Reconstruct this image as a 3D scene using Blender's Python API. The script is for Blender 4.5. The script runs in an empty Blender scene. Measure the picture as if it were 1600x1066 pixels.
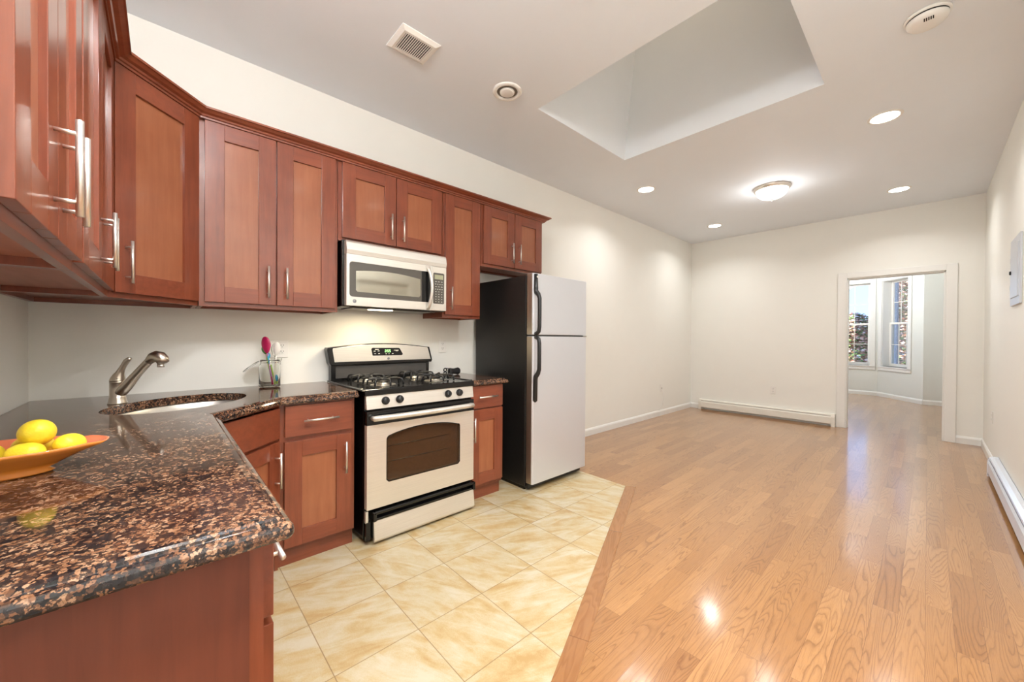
import bpy, bmesh, math, random
from mathutils import Vector, Matrix
random.seed(7)
PI = math.pi
C = bpy.context.scene.collection
S = bpy.context.scene

# ------------------------------------------------------------------ camera
CAM = Vector((2.9018, 0.4711, 1.2291))
yaw, pitch, roll, FPX = math.radians(47.4883), math.radians(-0.4255), math.radians(0.3501), 596.144
fw0 = Vector((-math.sin(yaw), math.cos(yaw), 0)); rt0 = Vector((math.cos(yaw), math.sin(yaw), 0)); up0 = Vector((0, 0, 1))
fw = fw0*math.cos(pitch) + up0*math.sin(pitch); up = up0*math.cos(pitch) - fw0*math.sin(pitch)
cr = rt0*math.cos(roll) + up*math.sin(roll); cu = up*math.cos(roll) - rt0*math.sin(roll)
cd = bpy.data.cameras.new('camera'); cam = bpy.data.objects.new('camera', cd); C.objects.link(cam)
cam.matrix_world = Matrix(((cr.x, cu.x, -fw.x, CAM.x), (cr.y, cu.y, -fw.y, CAM.y), (cr.z, cu.z, -fw.z, CAM.z), (0, 0, 0, 1)))
cd.sensor_width = 36; cd.sensor_fit = 'HORIZONTAL'; cd.lens = FPX*36/1600; cd.clip_start = 0.02; cd.clip_end = 200
S.camera = cam

# ------------------------------------------------------------------ view, world
S.view_settings.view_transform = 'Standard'; S.view_settings.look = 'None'
S.view_settings.exposure = 0.22; S.view_settings.gamma = 1.0; S.view_settings.use_curve_mapping = False
w = bpy.data.worlds.new('sky'); S.world = w; w.use_nodes = True
nt = w.node_tree; nt.nodes.clear()
wo = nt.nodes.new('ShaderNodeOutputWorld'); bg = nt.nodes.new('ShaderNodeBackground'); nt.links.new(bg.outputs[0], wo.inputs[0])
tc = nt.nodes.new('ShaderNodeTexCoord'); sep = nt.nodes.new('ShaderNodeSeparateXYZ'); nt.links.new(tc.outputs['Generated'], sep.inputs[0])
rp = nt.nodes.new('ShaderNodeValToRGB'); nt.links.new(sep.outputs[2], rp.inputs[0])
rp.color_ramp.elements[0].position = 0.0; rp.color_ramp.elements[0].color = (0.30, 0.43, 0.66, 1)
rp.color_ramp.elements[1].position = 0.5; rp.color_ramp.elements[1].color = (0.16, 0.36, 0.78, 1)
ns = nt.nodes.new('ShaderNodeTexNoise'); ns.inputs['Scale'].default_value = 5; ns.inputs['Detail'].default_value = 6
nt.links.new(tc.outputs['Generated'], ns.inputs['Vector'])
cl = nt.nodes.new('ShaderNodeValToRGB'); nt.links.new(ns.outputs[0], cl.inputs[0])
cl.color_ramp.elements[0].position = 0.60; cl.color_ramp.elements[0].color = (0, 0, 0, 1)
cl.color_ramp.elements[1].position = 0.80; cl.color_ramp.elements[1].color = (1, 1, 1, 1)
mx = nt.nodes.new('ShaderNodeMix'); mx.data_type = 'RGBA'; nt.links.new(cl.outputs[0], mx.inputs[0])
nt.links.new(rp.outputs[0], mx.inputs[6]); mx.inputs[7].default_value = (1.0, 1.0, 1.0, 1)
nt.links.new(mx.outputs[2], bg.inputs[0]); bg.inputs[1].default_value = 2.8

sd = bpy.data.lights.new('sun', 'SUN'); sd.energy = 13.0; sd.angle = math.radians(1); sd.color = (1, .95, .86)
sun = bpy.data.objects.new('sun', sd); C.objects.link(sun); sun.location = (0, 0, 30)
sun.rotation_euler = Vector((-0.25, 0.75, -0.75)).to_track_quat('-Z', 'Y').to_euler()

CAN_W, KITCHEN_CAN_W, DOME_W, HOOD_W = 7.6, 19.0, 5.0, 3.0
WARM = (0.985, 0.985, 0.985)

# ------------------------------------------------------------------ materials
def s2l(c): return tuple(((v/255+.055)/1.055)**2.4 if v/255 > .04045 else v/255/12.92 for v in c)
def new_mat(name):
    m = bpy.data.materials.new(name); m.use_nodes = True
    return m, m.node_tree, m.node_tree.nodes['Principled BSDF']
def setc(b, col, rough=.5, metal=0, coat=0, coatr=.05, spec=None):
    b.inputs['Base Color'].default_value = (*col, 1); b.inputs['Roughness'].default_value = rough
    b.inputs['Metallic'].default_value = metal; b.inputs['Coat Weight'].default_value = coat; b.inputs['Coat Roughness'].default_value = coatr
    if spec is not None: b.inputs['Specular IOR Level'].default_value = spec
def plain(name, srgb, rough=.5, metal=0, coat=0, var=.04, scale=30, bump=0, coatr=.05, spec=None):
    """a paint, plastic or metal: colour with a faint procedural mottling"""
    m, t, b = new_mat(name); col = s2l(srgb); setc(b, col, rough, metal, coat, coatr, spec)
    tc = t.nodes.new('ShaderNodeTexCoord'); n = t.nodes.new('ShaderNodeTexNoise'); n.inputs['Scale'].default_value = scale; n.inputs['Detail'].default_value = 3
    t.links.new(tc.outputs['Object'], n.inputs['Vector'])
    r = t.nodes.new('ShaderNodeValToRGB'); t.links.new(n.outputs[0], r.inputs[0])
    r.color_ramp.elements[0].color = (*[c*(1-var) for c in col], 1); r.color_ramp.elements[1].color = (*[min(1, c*(1+var)) for c in col], 1)
    t.links.new(r.outputs[0], b.inputs['Base Color'])
    if bump:
        bp = t.nodes.new('ShaderNodeBump'); bp.inputs['Strength'].default_value = bump; bp.inputs['Distance'].default_value = .002
        t.links.new(n.outputs[0], bp.inputs['Height']); t.links.new(bp.outputs[0], b.inputs['Normal'])
    return m
def emit(name, col, strength):
    m, t, b = new_mat(name); setc(b, (.8, .8, .8), .4)
    b.inputs['Emission Color'].default_value = (*col, 1); b.inputs['Emission Strength'].default_value = strength
    return m
class N:
    """small helper for math node chains"""
    def __init__(s, t): s.t = t
    def m(s, op, a, b=None, c=None):
        n = s.t.nodes.new('ShaderNodeMath'); n.operation = op
        for i, v in enumerate((a, b, c)):
            if v is None: continue
            if isinstance(v, (int, float)): n.inputs[i].default_value = v
            else: s.t.links.new(v, n.inputs[i])
        return n.outputs[0]
    def comb(s, x, y, z):
        n = s.t.nodes.new('ShaderNodeCombineXYZ')
        for i, v in enumerate((x, y, z)):
            if isinstance(v, (int, float)): n.inputs[i].default_value = v
            else: s.t.links.new(v, n.inputs[i])
        return n.outputs[0]
    def white(s, v):
        n = s.t.nodes.new('ShaderNodeTexWhiteNoise'); n.noise_dimensions = '3D'; s.t.links.new(v, n.inputs['Vector']); return n
    def noise(s, v, scale, detail=3, rough=.5, dist=0):
        n = s.t.nodes.new('ShaderNodeTexNoise'); s.t.links.new(v, n.inputs['Vector'])
        n.inputs['Scale'].default_value = scale; n.inputs['Detail'].default_value = detail; n.inputs['Roughness'].default_value = rough; n.inputs['Distortion'].default_value = dist
        return n.outputs[0]
    def ramp(s, f, stops):
        n = s.t.nodes.new('ShaderNodeValToRGB'); s.t.links.new(f, n.inputs[0]); e = n.color_ramp.elements
        while len(e) < len(stops): e.new(.5)
        for i, (p, c) in enumerate(stops): e[i].position = p; e[i].color = (*c, 1)
        return n.outputs[0]
    def mix(s, f, a, b, mode='MIX'):
        n = s.t.nodes.new('ShaderNodeMix'); n.data_type = 'RGBA'; n.blend_type = mode
        for i, v in ((0, f), (6, a), (7, b)):
            if isinstance(v, (int, float)): n.inputs[i].default_value = v
            elif isinstance(v, tuple): n.inputs[i].default_value = (*v, 1)
            else: s.t.links.new(v, n.inputs[i])
        return n.outputs[2]
    def xyz(s):
        tc = s.t.nodes.new('ShaderNodeTexCoord'); sp = s.t.nodes.new('ShaderNodeSeparateXYZ'); s.t.links.new(tc.outputs['Object'], sp.inputs[0])
        return tc.outputs['Object'], sp.outputs[0], sp.outputs[1], sp.outputs[2]
    def bump(s, h, strength, dist, bsdf):
        n = s.t.nodes.new('ShaderNodeBump'); n.inputs['Strength'].default_value = strength; n.inputs['Distance'].default_value = dist
        s.t.links.new(h, n.inputs['Height']); s.t.links.new(n.outputs[0], bsdf.inputs['Normal']); return n

def wood(name, dark, light, axis, rough=.3, coat=.35):
    """stained maple / cherry, grain along one axis"""
    m, t, b = new_mat(name); q = N(t); o, x, y, z = q.xyz()
    k = {'x': (1, 14, 14), 'y': (14, 1, 14), 'z': (14, 14, 1)}[axis]
    v = q.comb(q.m('MULTIPLY', x, k[0]), q.m('MULTIPLY', y, k[1]), q.m('MULTIPLY', z, k[2]))
    g = q.noise(v, 3.2, 5, .6, .4); blot = q.noise(o, 7, 3)
    f = q.m('ADD', q.m('MULTIPLY', g, .6), q.m('MULTIPLY', blot, .4))
    col = q.ramp(f, [(.3, s2l(dark)), (.7, s2l(light))])
    setc(b, (0, 0, 0), rough, 0, coat, .12); t.links.new(col, b.inputs['Base Color'])
    q.bump(g, .04, .001, b)
    return m

M = {}
M['wall'] = plain('cream wall paint', (240, 239, 232), .6, var=.012, scale=6)
M['wall_cool'] = plain('pale grey wall paint', (226, 228, 222), .6, var=.012, scale=6)
M['ceil'] = plain('ceiling paint', (237, 243, 249), .7, var=.012, scale=5)
M['trim'] = plain('white trim paint', (236, 235, 230), .35, var=.01)
M['cab'] = wood('cherry stain frame', (112, 53, 33), (141, 73, 47), 'z')
M['cab_x'] = wood('cherry stain rail x', (112, 53, 33), (141, 73, 47), 'x')
M['cab_y'] = wood('cherry stain rail y', (112, 53, 33), (141, 73, 47), 'y')
M['panel'] = wood('cherry stain panel', (143, 82, 52), (162, 99, 66), 'z')
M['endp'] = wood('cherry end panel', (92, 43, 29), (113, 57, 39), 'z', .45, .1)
M['under'] = wood('cherry underside', (150, 86, 66), (172, 108, 86), 'x', .5, .1)
M['nickel'] = plain('brushed nickel', (236, 230, 222), .32, .9, var=.03)
M['nickel_dark'] = plain('satin nickel faucet', (208, 199, 186), .28, 1.0, var=.03)
M['black'] = plain('black enamel', (13, 13, 14), .18, var=.1)
M['blackmatt'] = plain('black textured steel', (20, 19, 18), .42, var=.25, scale=220, bump=.25)
M['blackplastic'] = plain('black plastic', (30, 30, 31), .4, var=.1)
M['castiron'] = plain('cast iron', (28, 27, 27), .42, var=.2, scale=120, bump=.1)
M['greyenamel'] = plain('grey enamel', (70, 68, 66), .3, var=.1)
M['white'] = plain('white plastic', (238, 236, 230), .35, var=.01)
M['heater'] = plain('white enamel heater', (233, 229, 218), .3, var=.01)
M['heater_gloss'] = plain('cool white enamel heater', (222, 228, 238), .2, .25, var=.01)
M['shade'] = plain('grey painted vent shade', (120, 114, 106), .7)  # grey stands in for the shade in the round vent's gap
M['dark'] = plain('dark slot', (22, 20, 18), .8)
M['chrome'] = plain('chrome', (200, 200, 200), .12, 1.0, var=.01)
M['panelgrey'] = plain('grey painted steel', (196, 200, 206), .35, .3, var=.02)
M['lemon'] = plain('lemon skin', (240, 214, 52), .38, var=.06, scale=160, bump=.35)
M['orange'] = plain('orange glaze', (228, 140, 54), .1, coat=.8, var=.12, scale=9)
M['coral'] = plain('coral glaze', (228, 130, 92), .12, coat=.8, var=.1, scale=9)
M['lcd'] = plain('lcd glass', (168, 168, 140), .2)
M['keys'] = plain('keypad print', (196, 196, 188), .5)
M['magenta'] = plain('magenta silicone', (168, 12, 74), .4)
M['green'] = plain('green silicone', (44, 138, 32), .4)
M['blue'] = plain('turquoise silicone', (40, 152, 186), .4)
M['lime'] = plain('lime silicone', (172, 208, 84), .4)
M['lilac'] = plain('lilac silicone', (186, 120, 176), .4)
M['cream'] = plain('cream silicone', (250, 244, 234), .4)
M['beech'] = plain('beech wood', (206, 182, 148), .5)
M['lamp'] = emit('lit lamp lens', (1.0, .95, .86), 14)
M['domeglass'] = emit('lit frosted glass', (1.0, .95, .85), 5)
M['hoodlamp'] = emit('lit hood lens', (1.0, .86, .62), 6)
M['led'] = emit('green led', (.12, .9, .08), 1.6)

def brushed(name, srgb, rough, axis):
    m, t, b = new_mat(name); q = N(t); o, x, y, z = q.xyz()
    k = {'y': (200, 2, 200), 'z': (200, 200, 2)}[axis]
    g = q.noise(q.comb(q.m('MULTIPLY', x, k[0]), q.m('MULTIPLY', y, k[1]), q.m('MULTIPLY', z, k[2])), 2, 3)
    c = s2l(srgb); setc(b, c, rough, .72)
    t.links.new(q.ramp(g, [(.3, tuple(v*.94 for v in c)), (.7, tuple(min(1, v*1.05) for v in c))]), b.inputs['Base Color'])
    b.inputs['Anisotropic'].default_value = .4
    q.bump(g, .02, .0005, b)
    return m
M['steel'] = brushed('brushed stainless steel', (230, 226, 218), .40, 'y')
M['steel_v'] = plain('satin fridge steel', (222, 225, 231), .42, .6, var=.008, scale=3)
M['steel_edge'] = plain('fridge edge steel with painted reflection', (176, 165, 150), .3, .9, var=.03)  # brownish dark tint puts the cabinets' reflection into the edge colour
M['burnerbowl'] = plain('burner bowl metal', (190, 184, 172), .3, .9, var=.05)
M['sinksteel'] = brushed('sink steel', (200, 196, 188), .3, 'y')

def glass(name, col=(1, 1, 1), rough=0, ior=1.45):
    m, t, b = new_mat(name); setc(b, col, rough); b.inputs['Transmission Weight'].default_value = 1; b.inputs['IOR'].default_value = ior
    return m
M['glass'] = glass('clear jar glass', (.97, .98, .97), 0, 1.3)
M['clearplastic'] = glass('clear plastic', (.96, .96, .95), .08, 1.2)
def pane():
    m, t, b = new_mat('window pane glass'); t.nodes.remove(b)
    out = t.nodes['Material Output']; tr = t.nodes.new('ShaderNodeBsdfTransparent'); gl = t.nodes.new('ShaderNodeBsdfGlossy'); gl.inputs['Roughness'].default_value = .02
    lw = t.nodes.new('ShaderNodeLayerWeight'); lw.inputs['Blend'].default_value = .35
    mt = t.nodes.new('ShaderNodeMath'); mt.operation = 'MULTIPLY'; mt.inputs[1].default_value = .5; t.links.new(lw.outputs['Fresnel'], mt.inputs[0])
    mixs = t.nodes.new('ShaderNodeMixShader'); t.links.new(mt.outputs[0], mixs.inputs[0]); t.links.new(tr.outputs[0], mixs.inputs[1]); t.links.new(gl.outputs[0], mixs.inputs[2])
    t.links.new(mixs.outputs[0], out.inputs[0]); return m
M['pane'] = pane()
def frosted():
    m, t, b = new_mat('frosted skylight glass'); setc(b, (.85, .87, .88), .5); b.inputs['Transmission Weight'].default_value = .0
    t.nodes.remove(b); tl = t.nodes.new('ShaderNodeBsdfTranslucent'); tl.inputs[0].default_value = (.46, .385, .29, 1)
    t.links.new(tl.outputs[0], t.nodes['Material Output'].inputs[0]); return m
M['frosted'] = frosted()
def darkglass(name, col, tr):
    m, t, b = new_mat(name); setc(b, col, .06, 0, 0, .03, .6)
    out = t.nodes['Material Output']; tn = t.nodes.new('ShaderNodeBsdfTransparent'); tn.inputs[0].default_value = (.80, .74, .66, 1)
    ms = t.nodes.new('ShaderNodeMixShader'); ms.inputs[0].default_value = tr
    t.links.new(b.outputs[0], ms.inputs[1]); t.links.new(tn.outputs[0], ms.inputs[2]); t.links.new(ms.outputs[0], out.inputs[0]); return m
M['ovenglass'] = darkglass('oven door glass', (.02, .017, .014), .66)
M['oveninside'] = plain('oven interior', (206, 160, 130), .5, var=.3, scale=60)
M['mwglass'] = plain('microwave mirror glass', (176, 172, 158), .07, .85, var=.01)
M['mwframe'] = plain('microwave grey frame', (88, 84, 78), .25, var=.02)

def granite():
    m, t, b = new_mat('polished brown granite'); q = N(t); o, x, y, z = q.xyz()
    def warp(scale, amt):
        wv = t.nodes.new('ShaderNodeTexNoise'); wv.inputs['Scale'].default_value = scale; wv.inputs['Detail'].default_value = 4; t.links.new(o, wv.inputs['Vector'])
        va = t.nodes.new('ShaderNodeVectorMath'); va.operation = 'MULTIPLY_ADD'; t.links.new(wv.outputs['Color'], va.inputs[0]); va.inputs[1].default_value = (amt, amt, amt); t.links.new(o, va.inputs[2]); return va.outputs[0]
    vo = t.nodes.new('ShaderNodeTexVoronoi'); vo.inputs['Scale'].default_value = 150; t.links.new(warp(120, .016), vo.inputs['Vector'])
    sc = t.nodes.new('ShaderNodeSeparateColor'); t.links.new(vo.outputs['Color'], sc.inputs[0])
    cl = q.noise(o, 17, 5)
    sel = q.m('ADD', sc.outputs[0], q.m('MULTIPLY', q.m('SUBTRACT', cl, .5), 1.5))
    col = q.ramp(sel, [(.16, s2l((26, 24, 26))), (.33, s2l((74, 52, 41))), (.50, s2l((114, 77, 54))), (.78, s2l((139, 100, 73))), (.95, s2l((162, 127, 100)))])
    dist = q.m('ADD', vo.outputs['Distance'], q.m('MULTIPLY', q.m('SUBTRACT', q.noise(o, 260, 3), .5), .7))
    col = q.mix(q.m('MULTIPLY', q.m('GREATER_THAN', dist, .60), .85), col, s2l((32, 28, 29)))
    blot = q.m('GREATER_THAN', q.noise(o, 70, 4), .60)
    col = q.mix(q.m('MULTIPLY', blot, .8), col, s2l((38, 36, 38)))
    fine = q.noise(o, 320, 2); col = q.mix(q.m('MULTIPLY', q.m('GREATER_THAN', fine, .56), .35), col, s2l((48, 36, 32)))
    setc(b, (0, 0, 0), .07, 0, 0, .02, .5); t.links.new(col, b.inputs['Base Color'])
    return m
M['granite'] = granite()

def oak(name, axis='y', w_=.083, L=.78, tint=1.0):
    m, t, b = new_mat(name); q = N(t); o, x, y, z = q.xyz()
    if axis == 'x': x, y = y, x
    row = q.m('FLOOR', q.m('DIVIDE', x, w_)); fx = q.m('FRACT', q.m('DIVIDE', x, w_))
    ro = q.white(q.comb(row, 3.3, 0)); 
    yy = q.m('ADD', q.m('DIVIDE', y, L), q.m('MULTIPLY', ro.outputs['Value'], 7.31))
    colr = q.m('FLOOR', yy); fy = q.m('FRACT', yy)
    idn = q.white(q.comb(row, colr, 1.7)); idc = t.nodes.new('ShaderNodeSeparateColor'); t.links.new(idn.outputs['Color'], idc.inputs[0])
    off = q.m('MULTIPLY', idc.outputs[0], 40.0)
    # cathedral grain: contour lines of a stretched noise field, its own slice for each plank
    yo = q.m('ADD', y, off)
    f1 = q.noise(q.comb(q.m('MULTIPLY', x, 11.0), q.m('MULTIPLY', yo, .85), off), 1.0, 1.2, .45, .3)
    jit = q.noise(q.comb(q.m('MULTIPLY', x, 60.0), q.m('MULTIPLY', yo, 22.0), off), 1.0, 3)
    f1 = q.m('ADD', f1, q.m('MULTIPLY', q.m('SUBTRACT', jit, .5), .018))
    rings = q.m('FRACT', q.m('MULTIPLY', f1, q.m('ADD', 16.0, q.m('MULTIPLY', idc.outputs[1], 26.0))))
    line = q.ramp(rings, [(.0, (.35, .35, .35)), (.10, (1, 1, 1)), (.30, (.35, .35, .35)), (.62, (.06, .06, .06)), (1.0, (.2, .2, .2))])
    amt = q.noise(q.comb(q.m('MULTIPLY', x, 5.0), q.m('MULTIPLY', yo, 1.2), off), 1.0, 2)
    line = q.m('MULTIPLY', line, q.ramp(amt, [(.30, (.35, .35, .35)), (.6, (1, 1, 1))]))
    pore = q.noise(q.comb(q.m('MULTIPLY', x, 420.0), q.m('MULTIPLY', y, 14.0), off), 1.0, 2)
    tone = q.ramp(idc.outputs[2], [(0, s2l((158, 110, 64))), (.3, s2l((168, 120, 72))), (.75, s2l((174, 126, 77))), (1, s2l((182, 134, 84)))])
    dk = q.mix(1.0, tone, (.46, .36, .26), 'MULTIPLY')
    col = q.mix(q.m('MULTIPLY', line, .72), tone, dk)
    col = q.mix(q.m('MULTIPLY', q.m('GREATER_THAN', pore, .56), .20), col, dk)
    ex = q.m('MINIMUM', fx, q.m('SUBTRACT', 1.0, fx)); ey = q.m('MULTIPLY', q.m('MINIMUM', fy, q.m('SUBTRACT', 1.0, fy)), L/w_)
    gap = q.m('LESS_THAN', q.m('MINIMUM', ex, ey), .009)
    col = q.mix(q.m('MULTIPLY', gap, .7), col, s2l((110, 66, 34)))
    t.links.new(col, b.inputs['Base Color']); setc(b, (0, 0, 0), .30, 0, .8, .12, .4); t.links.new(col, b.inputs['Base Color'])
    undul = q.noise(q.comb(q.m('MULTIPLY', x, 14.0), q.m('MULTIPLY', y, 2.5), row), 1.0, 2)
    h = q.m('ADD', q.m('ADD', q.m('MULTIPLY', line, -.10), q.m('MULTIPLY', gap, -1.0)), q.m('MULTIPLY', undul, .5))
    n = q.bump(h, .22, .0016, b); t.links.new(n.outputs[0], b.inputs['Coat Normal'])
    return m
M['oak'] = oak('oak strip flooring')
def oakborder():
    m, t, b = new_mat('oak border strip'); q = N(t); o, x, y, z = q.xyz()
    # along the strip direction
    ux, uy = -.3976, .9176
    s = q.m('ADD', q.m('MULTIPLY', x, ux), q.m('MULTIPLY', y, uy)); r = q.m('ADD', q.m('MULTIPLY', x, uy), q.m('MULTIPLY', y, -ux))
    idv = q.white(q.comb(q.m('FLOOR', q.m('DIVIDE', q.m('ADD', s, .14), .95)), 2, 2)).outputs['Value']; off = q.m('MULTIPLY', idv, 30.0)
    f1 = q.noise(q.comb(q.m('MULTIPLY', r, 12.0), q.m('ADD', q.m('MULTIPLY', s, 1.4), off), off), 1.0, 2.5, .55, .2)
    rings = q.m('FRACT', q.m('MULTIPLY', f1, 14.0))
    line = q.ramp(rings, [(.0, (.5, .5, .5)), (.16, (1, 1, 1)), (.6, (.25, .25, .25)), (.9, (0, 0, 0)), (1, (.3, .3, .3))])
    tone = q.ramp(idv, [(0, s2l((142, 95, 55))), (1, s2l((158, 110, 66)))])
    col = q.mix(q.m('MULTIPLY', line, .5), tone, q.mix(1.0, tone, (.68, .56, .44), 'MULTIPLY'))
    fs = q.m('FRACT', q.m('DIVIDE', q.m('ADD', s, .14), .95)); gap = q.m('LESS_THAN', q.m('MINIMUM', fs, q.m('SUBTRACT', 1.0, fs)), .0012)
    col = q.mix(gap, col, s2l((100, 60, 32)))
    setc(b, (0, 0, 0), .27, 0, .5, .1); t.links.new(col, b.inputs['Base Color']); return m
M['oakborder'] = oakborder()

def tile():
    m, t, b = new_mat('beige stone look tile'); q = N(t); o, x, y, z = q.xyz()
    tx = q.m('DIVIDE', q.m('SUBTRACT', x, 1.130), .332); ty = q.m('DIVIDE', q.m('SUBTRACT', y, .930), .3365)
    ix, iy = q.m('FLOOR', tx), q.m('FLOOR', ty); fx, fy = q.m('FRACT', tx), q.m('FRACT', ty)
    idn = q.white(q.comb(ix, iy, .5)); ic = t.nodes.new('ShaderNodeSeparateColor'); t.links.new(idn.outputs['Color'], ic.inputs[0])
    off = q.m('MULTIPLY', ic.outputs[0], 50.0)
    swap = q.m('GREATER_THAN', ic.outputs[1], .5)
    lx = q.m('ADD', q.m('MULTIPLY', fx, swap), q.m('MULTIPLY', fy, q.m('SUBTRACT', 1.0, swap)))
    ly = q.m('ADD', q.m('MULTIPLY', fy, swap), q.m('MULTIPLY', fx, q.m('SUBTRACT', 1.0, swap)))
    dg = q.m('ADD', q.m('MULTIPLY', lx, .8), q.m('MULTIPLY', ly, .35))
    dl = q.m('SUBTRACT', q.m('MULTIPLY', ly, .9), q.m('MULTIPLY', lx, .4))
    vein = q.noise(q.comb(q.m('MULTIPLY', dg, 1.1), q.m('ADD', q.m('MULTIPLY', dl, 3.2), off), off), 1.3, 5, .6, .6)
    cloud = q.noise(q.comb(q.m('ADD', fx, off), fy, off), 3.5, 5, .65)
    grain = q.noise(o, 190, 3)
    f = q.m('ADD', q.m('ADD', q.m('MULTIPLY', vein, .62), q.m('MULTIPLY', cloud, .26)), q.m('MULTIPLY', grain, .12))
    col = q.ramp(f, [(.37, s2l((176, 145, 96))), (.455, s2l((186, 163, 120))), (.52, s2l((191, 176, 142))), (.61, s2l((198, 188, 164)))])
    ex = q.m('MINIMUM', fx, q.m('SUBTRACT', 1.0, fx)); ey = q.m('MINIMUM', fy, q.m('SUBTRACT', 1.0, fy))
    g = q.m('LESS_THAN', q.m('MINIMUM', ex, ey), .0055)
    col = q.mix(q.m('MULTIPLY', g, .8), col, s2l((132, 104, 66)))
    setc(b, (0, 0, 0), .38); t.links.new(col, b.inputs['Base Color'])
    q.bump(q.m('SUBTRACT', q.m('MULTIPLY', grain, .25), g), .15, .0012, b); return m
M['tile'] = tile()
M['bark'] = plain('bark', (92, 74, 60), .9, var=.3, scale=20, bump=.4)
def leafmat(name, a, c):
    m, t, b = new_mat(name); q = N(t); o, x, y, z = q.xyz()
    n = q.white(q.comb(q.m('FLOOR', q.m('MULTIPLY', x, 9.0)), q.m('FLOOR', q.m('MULTIPLY', y, 9.0)), q.m('FLOOR', q.m('MULTIPLY', z, 9.0)))).outputs['Value']
    setc(b, (0, 0, 0), .5); t.links.new(q.ramp(n, [(0, s2l(a)), (1, s2l(c))]), b.inputs['Base Color']); return m
M['leafpink'] = leafmat('russet leaves', (232, 184, 160), (250, 224, 206))
M['leafbrown'] = leafmat('brown leaves', (150, 104, 86), (196, 146, 122))
M['leafgreen'] = leafmat('green leaves', (92, 126, 70), (150, 176, 106))
M['bluewall'] = plain('blue grey siding', (60, 78, 102), .7, var=.06, scale=3)
M['ground'] = plain('yard ground', (96, 100, 80), .9, var=.2, scale=2)
M['roomdoor'] = plain('white door paint', (222, 219, 210), .35, var=.01)

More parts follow.
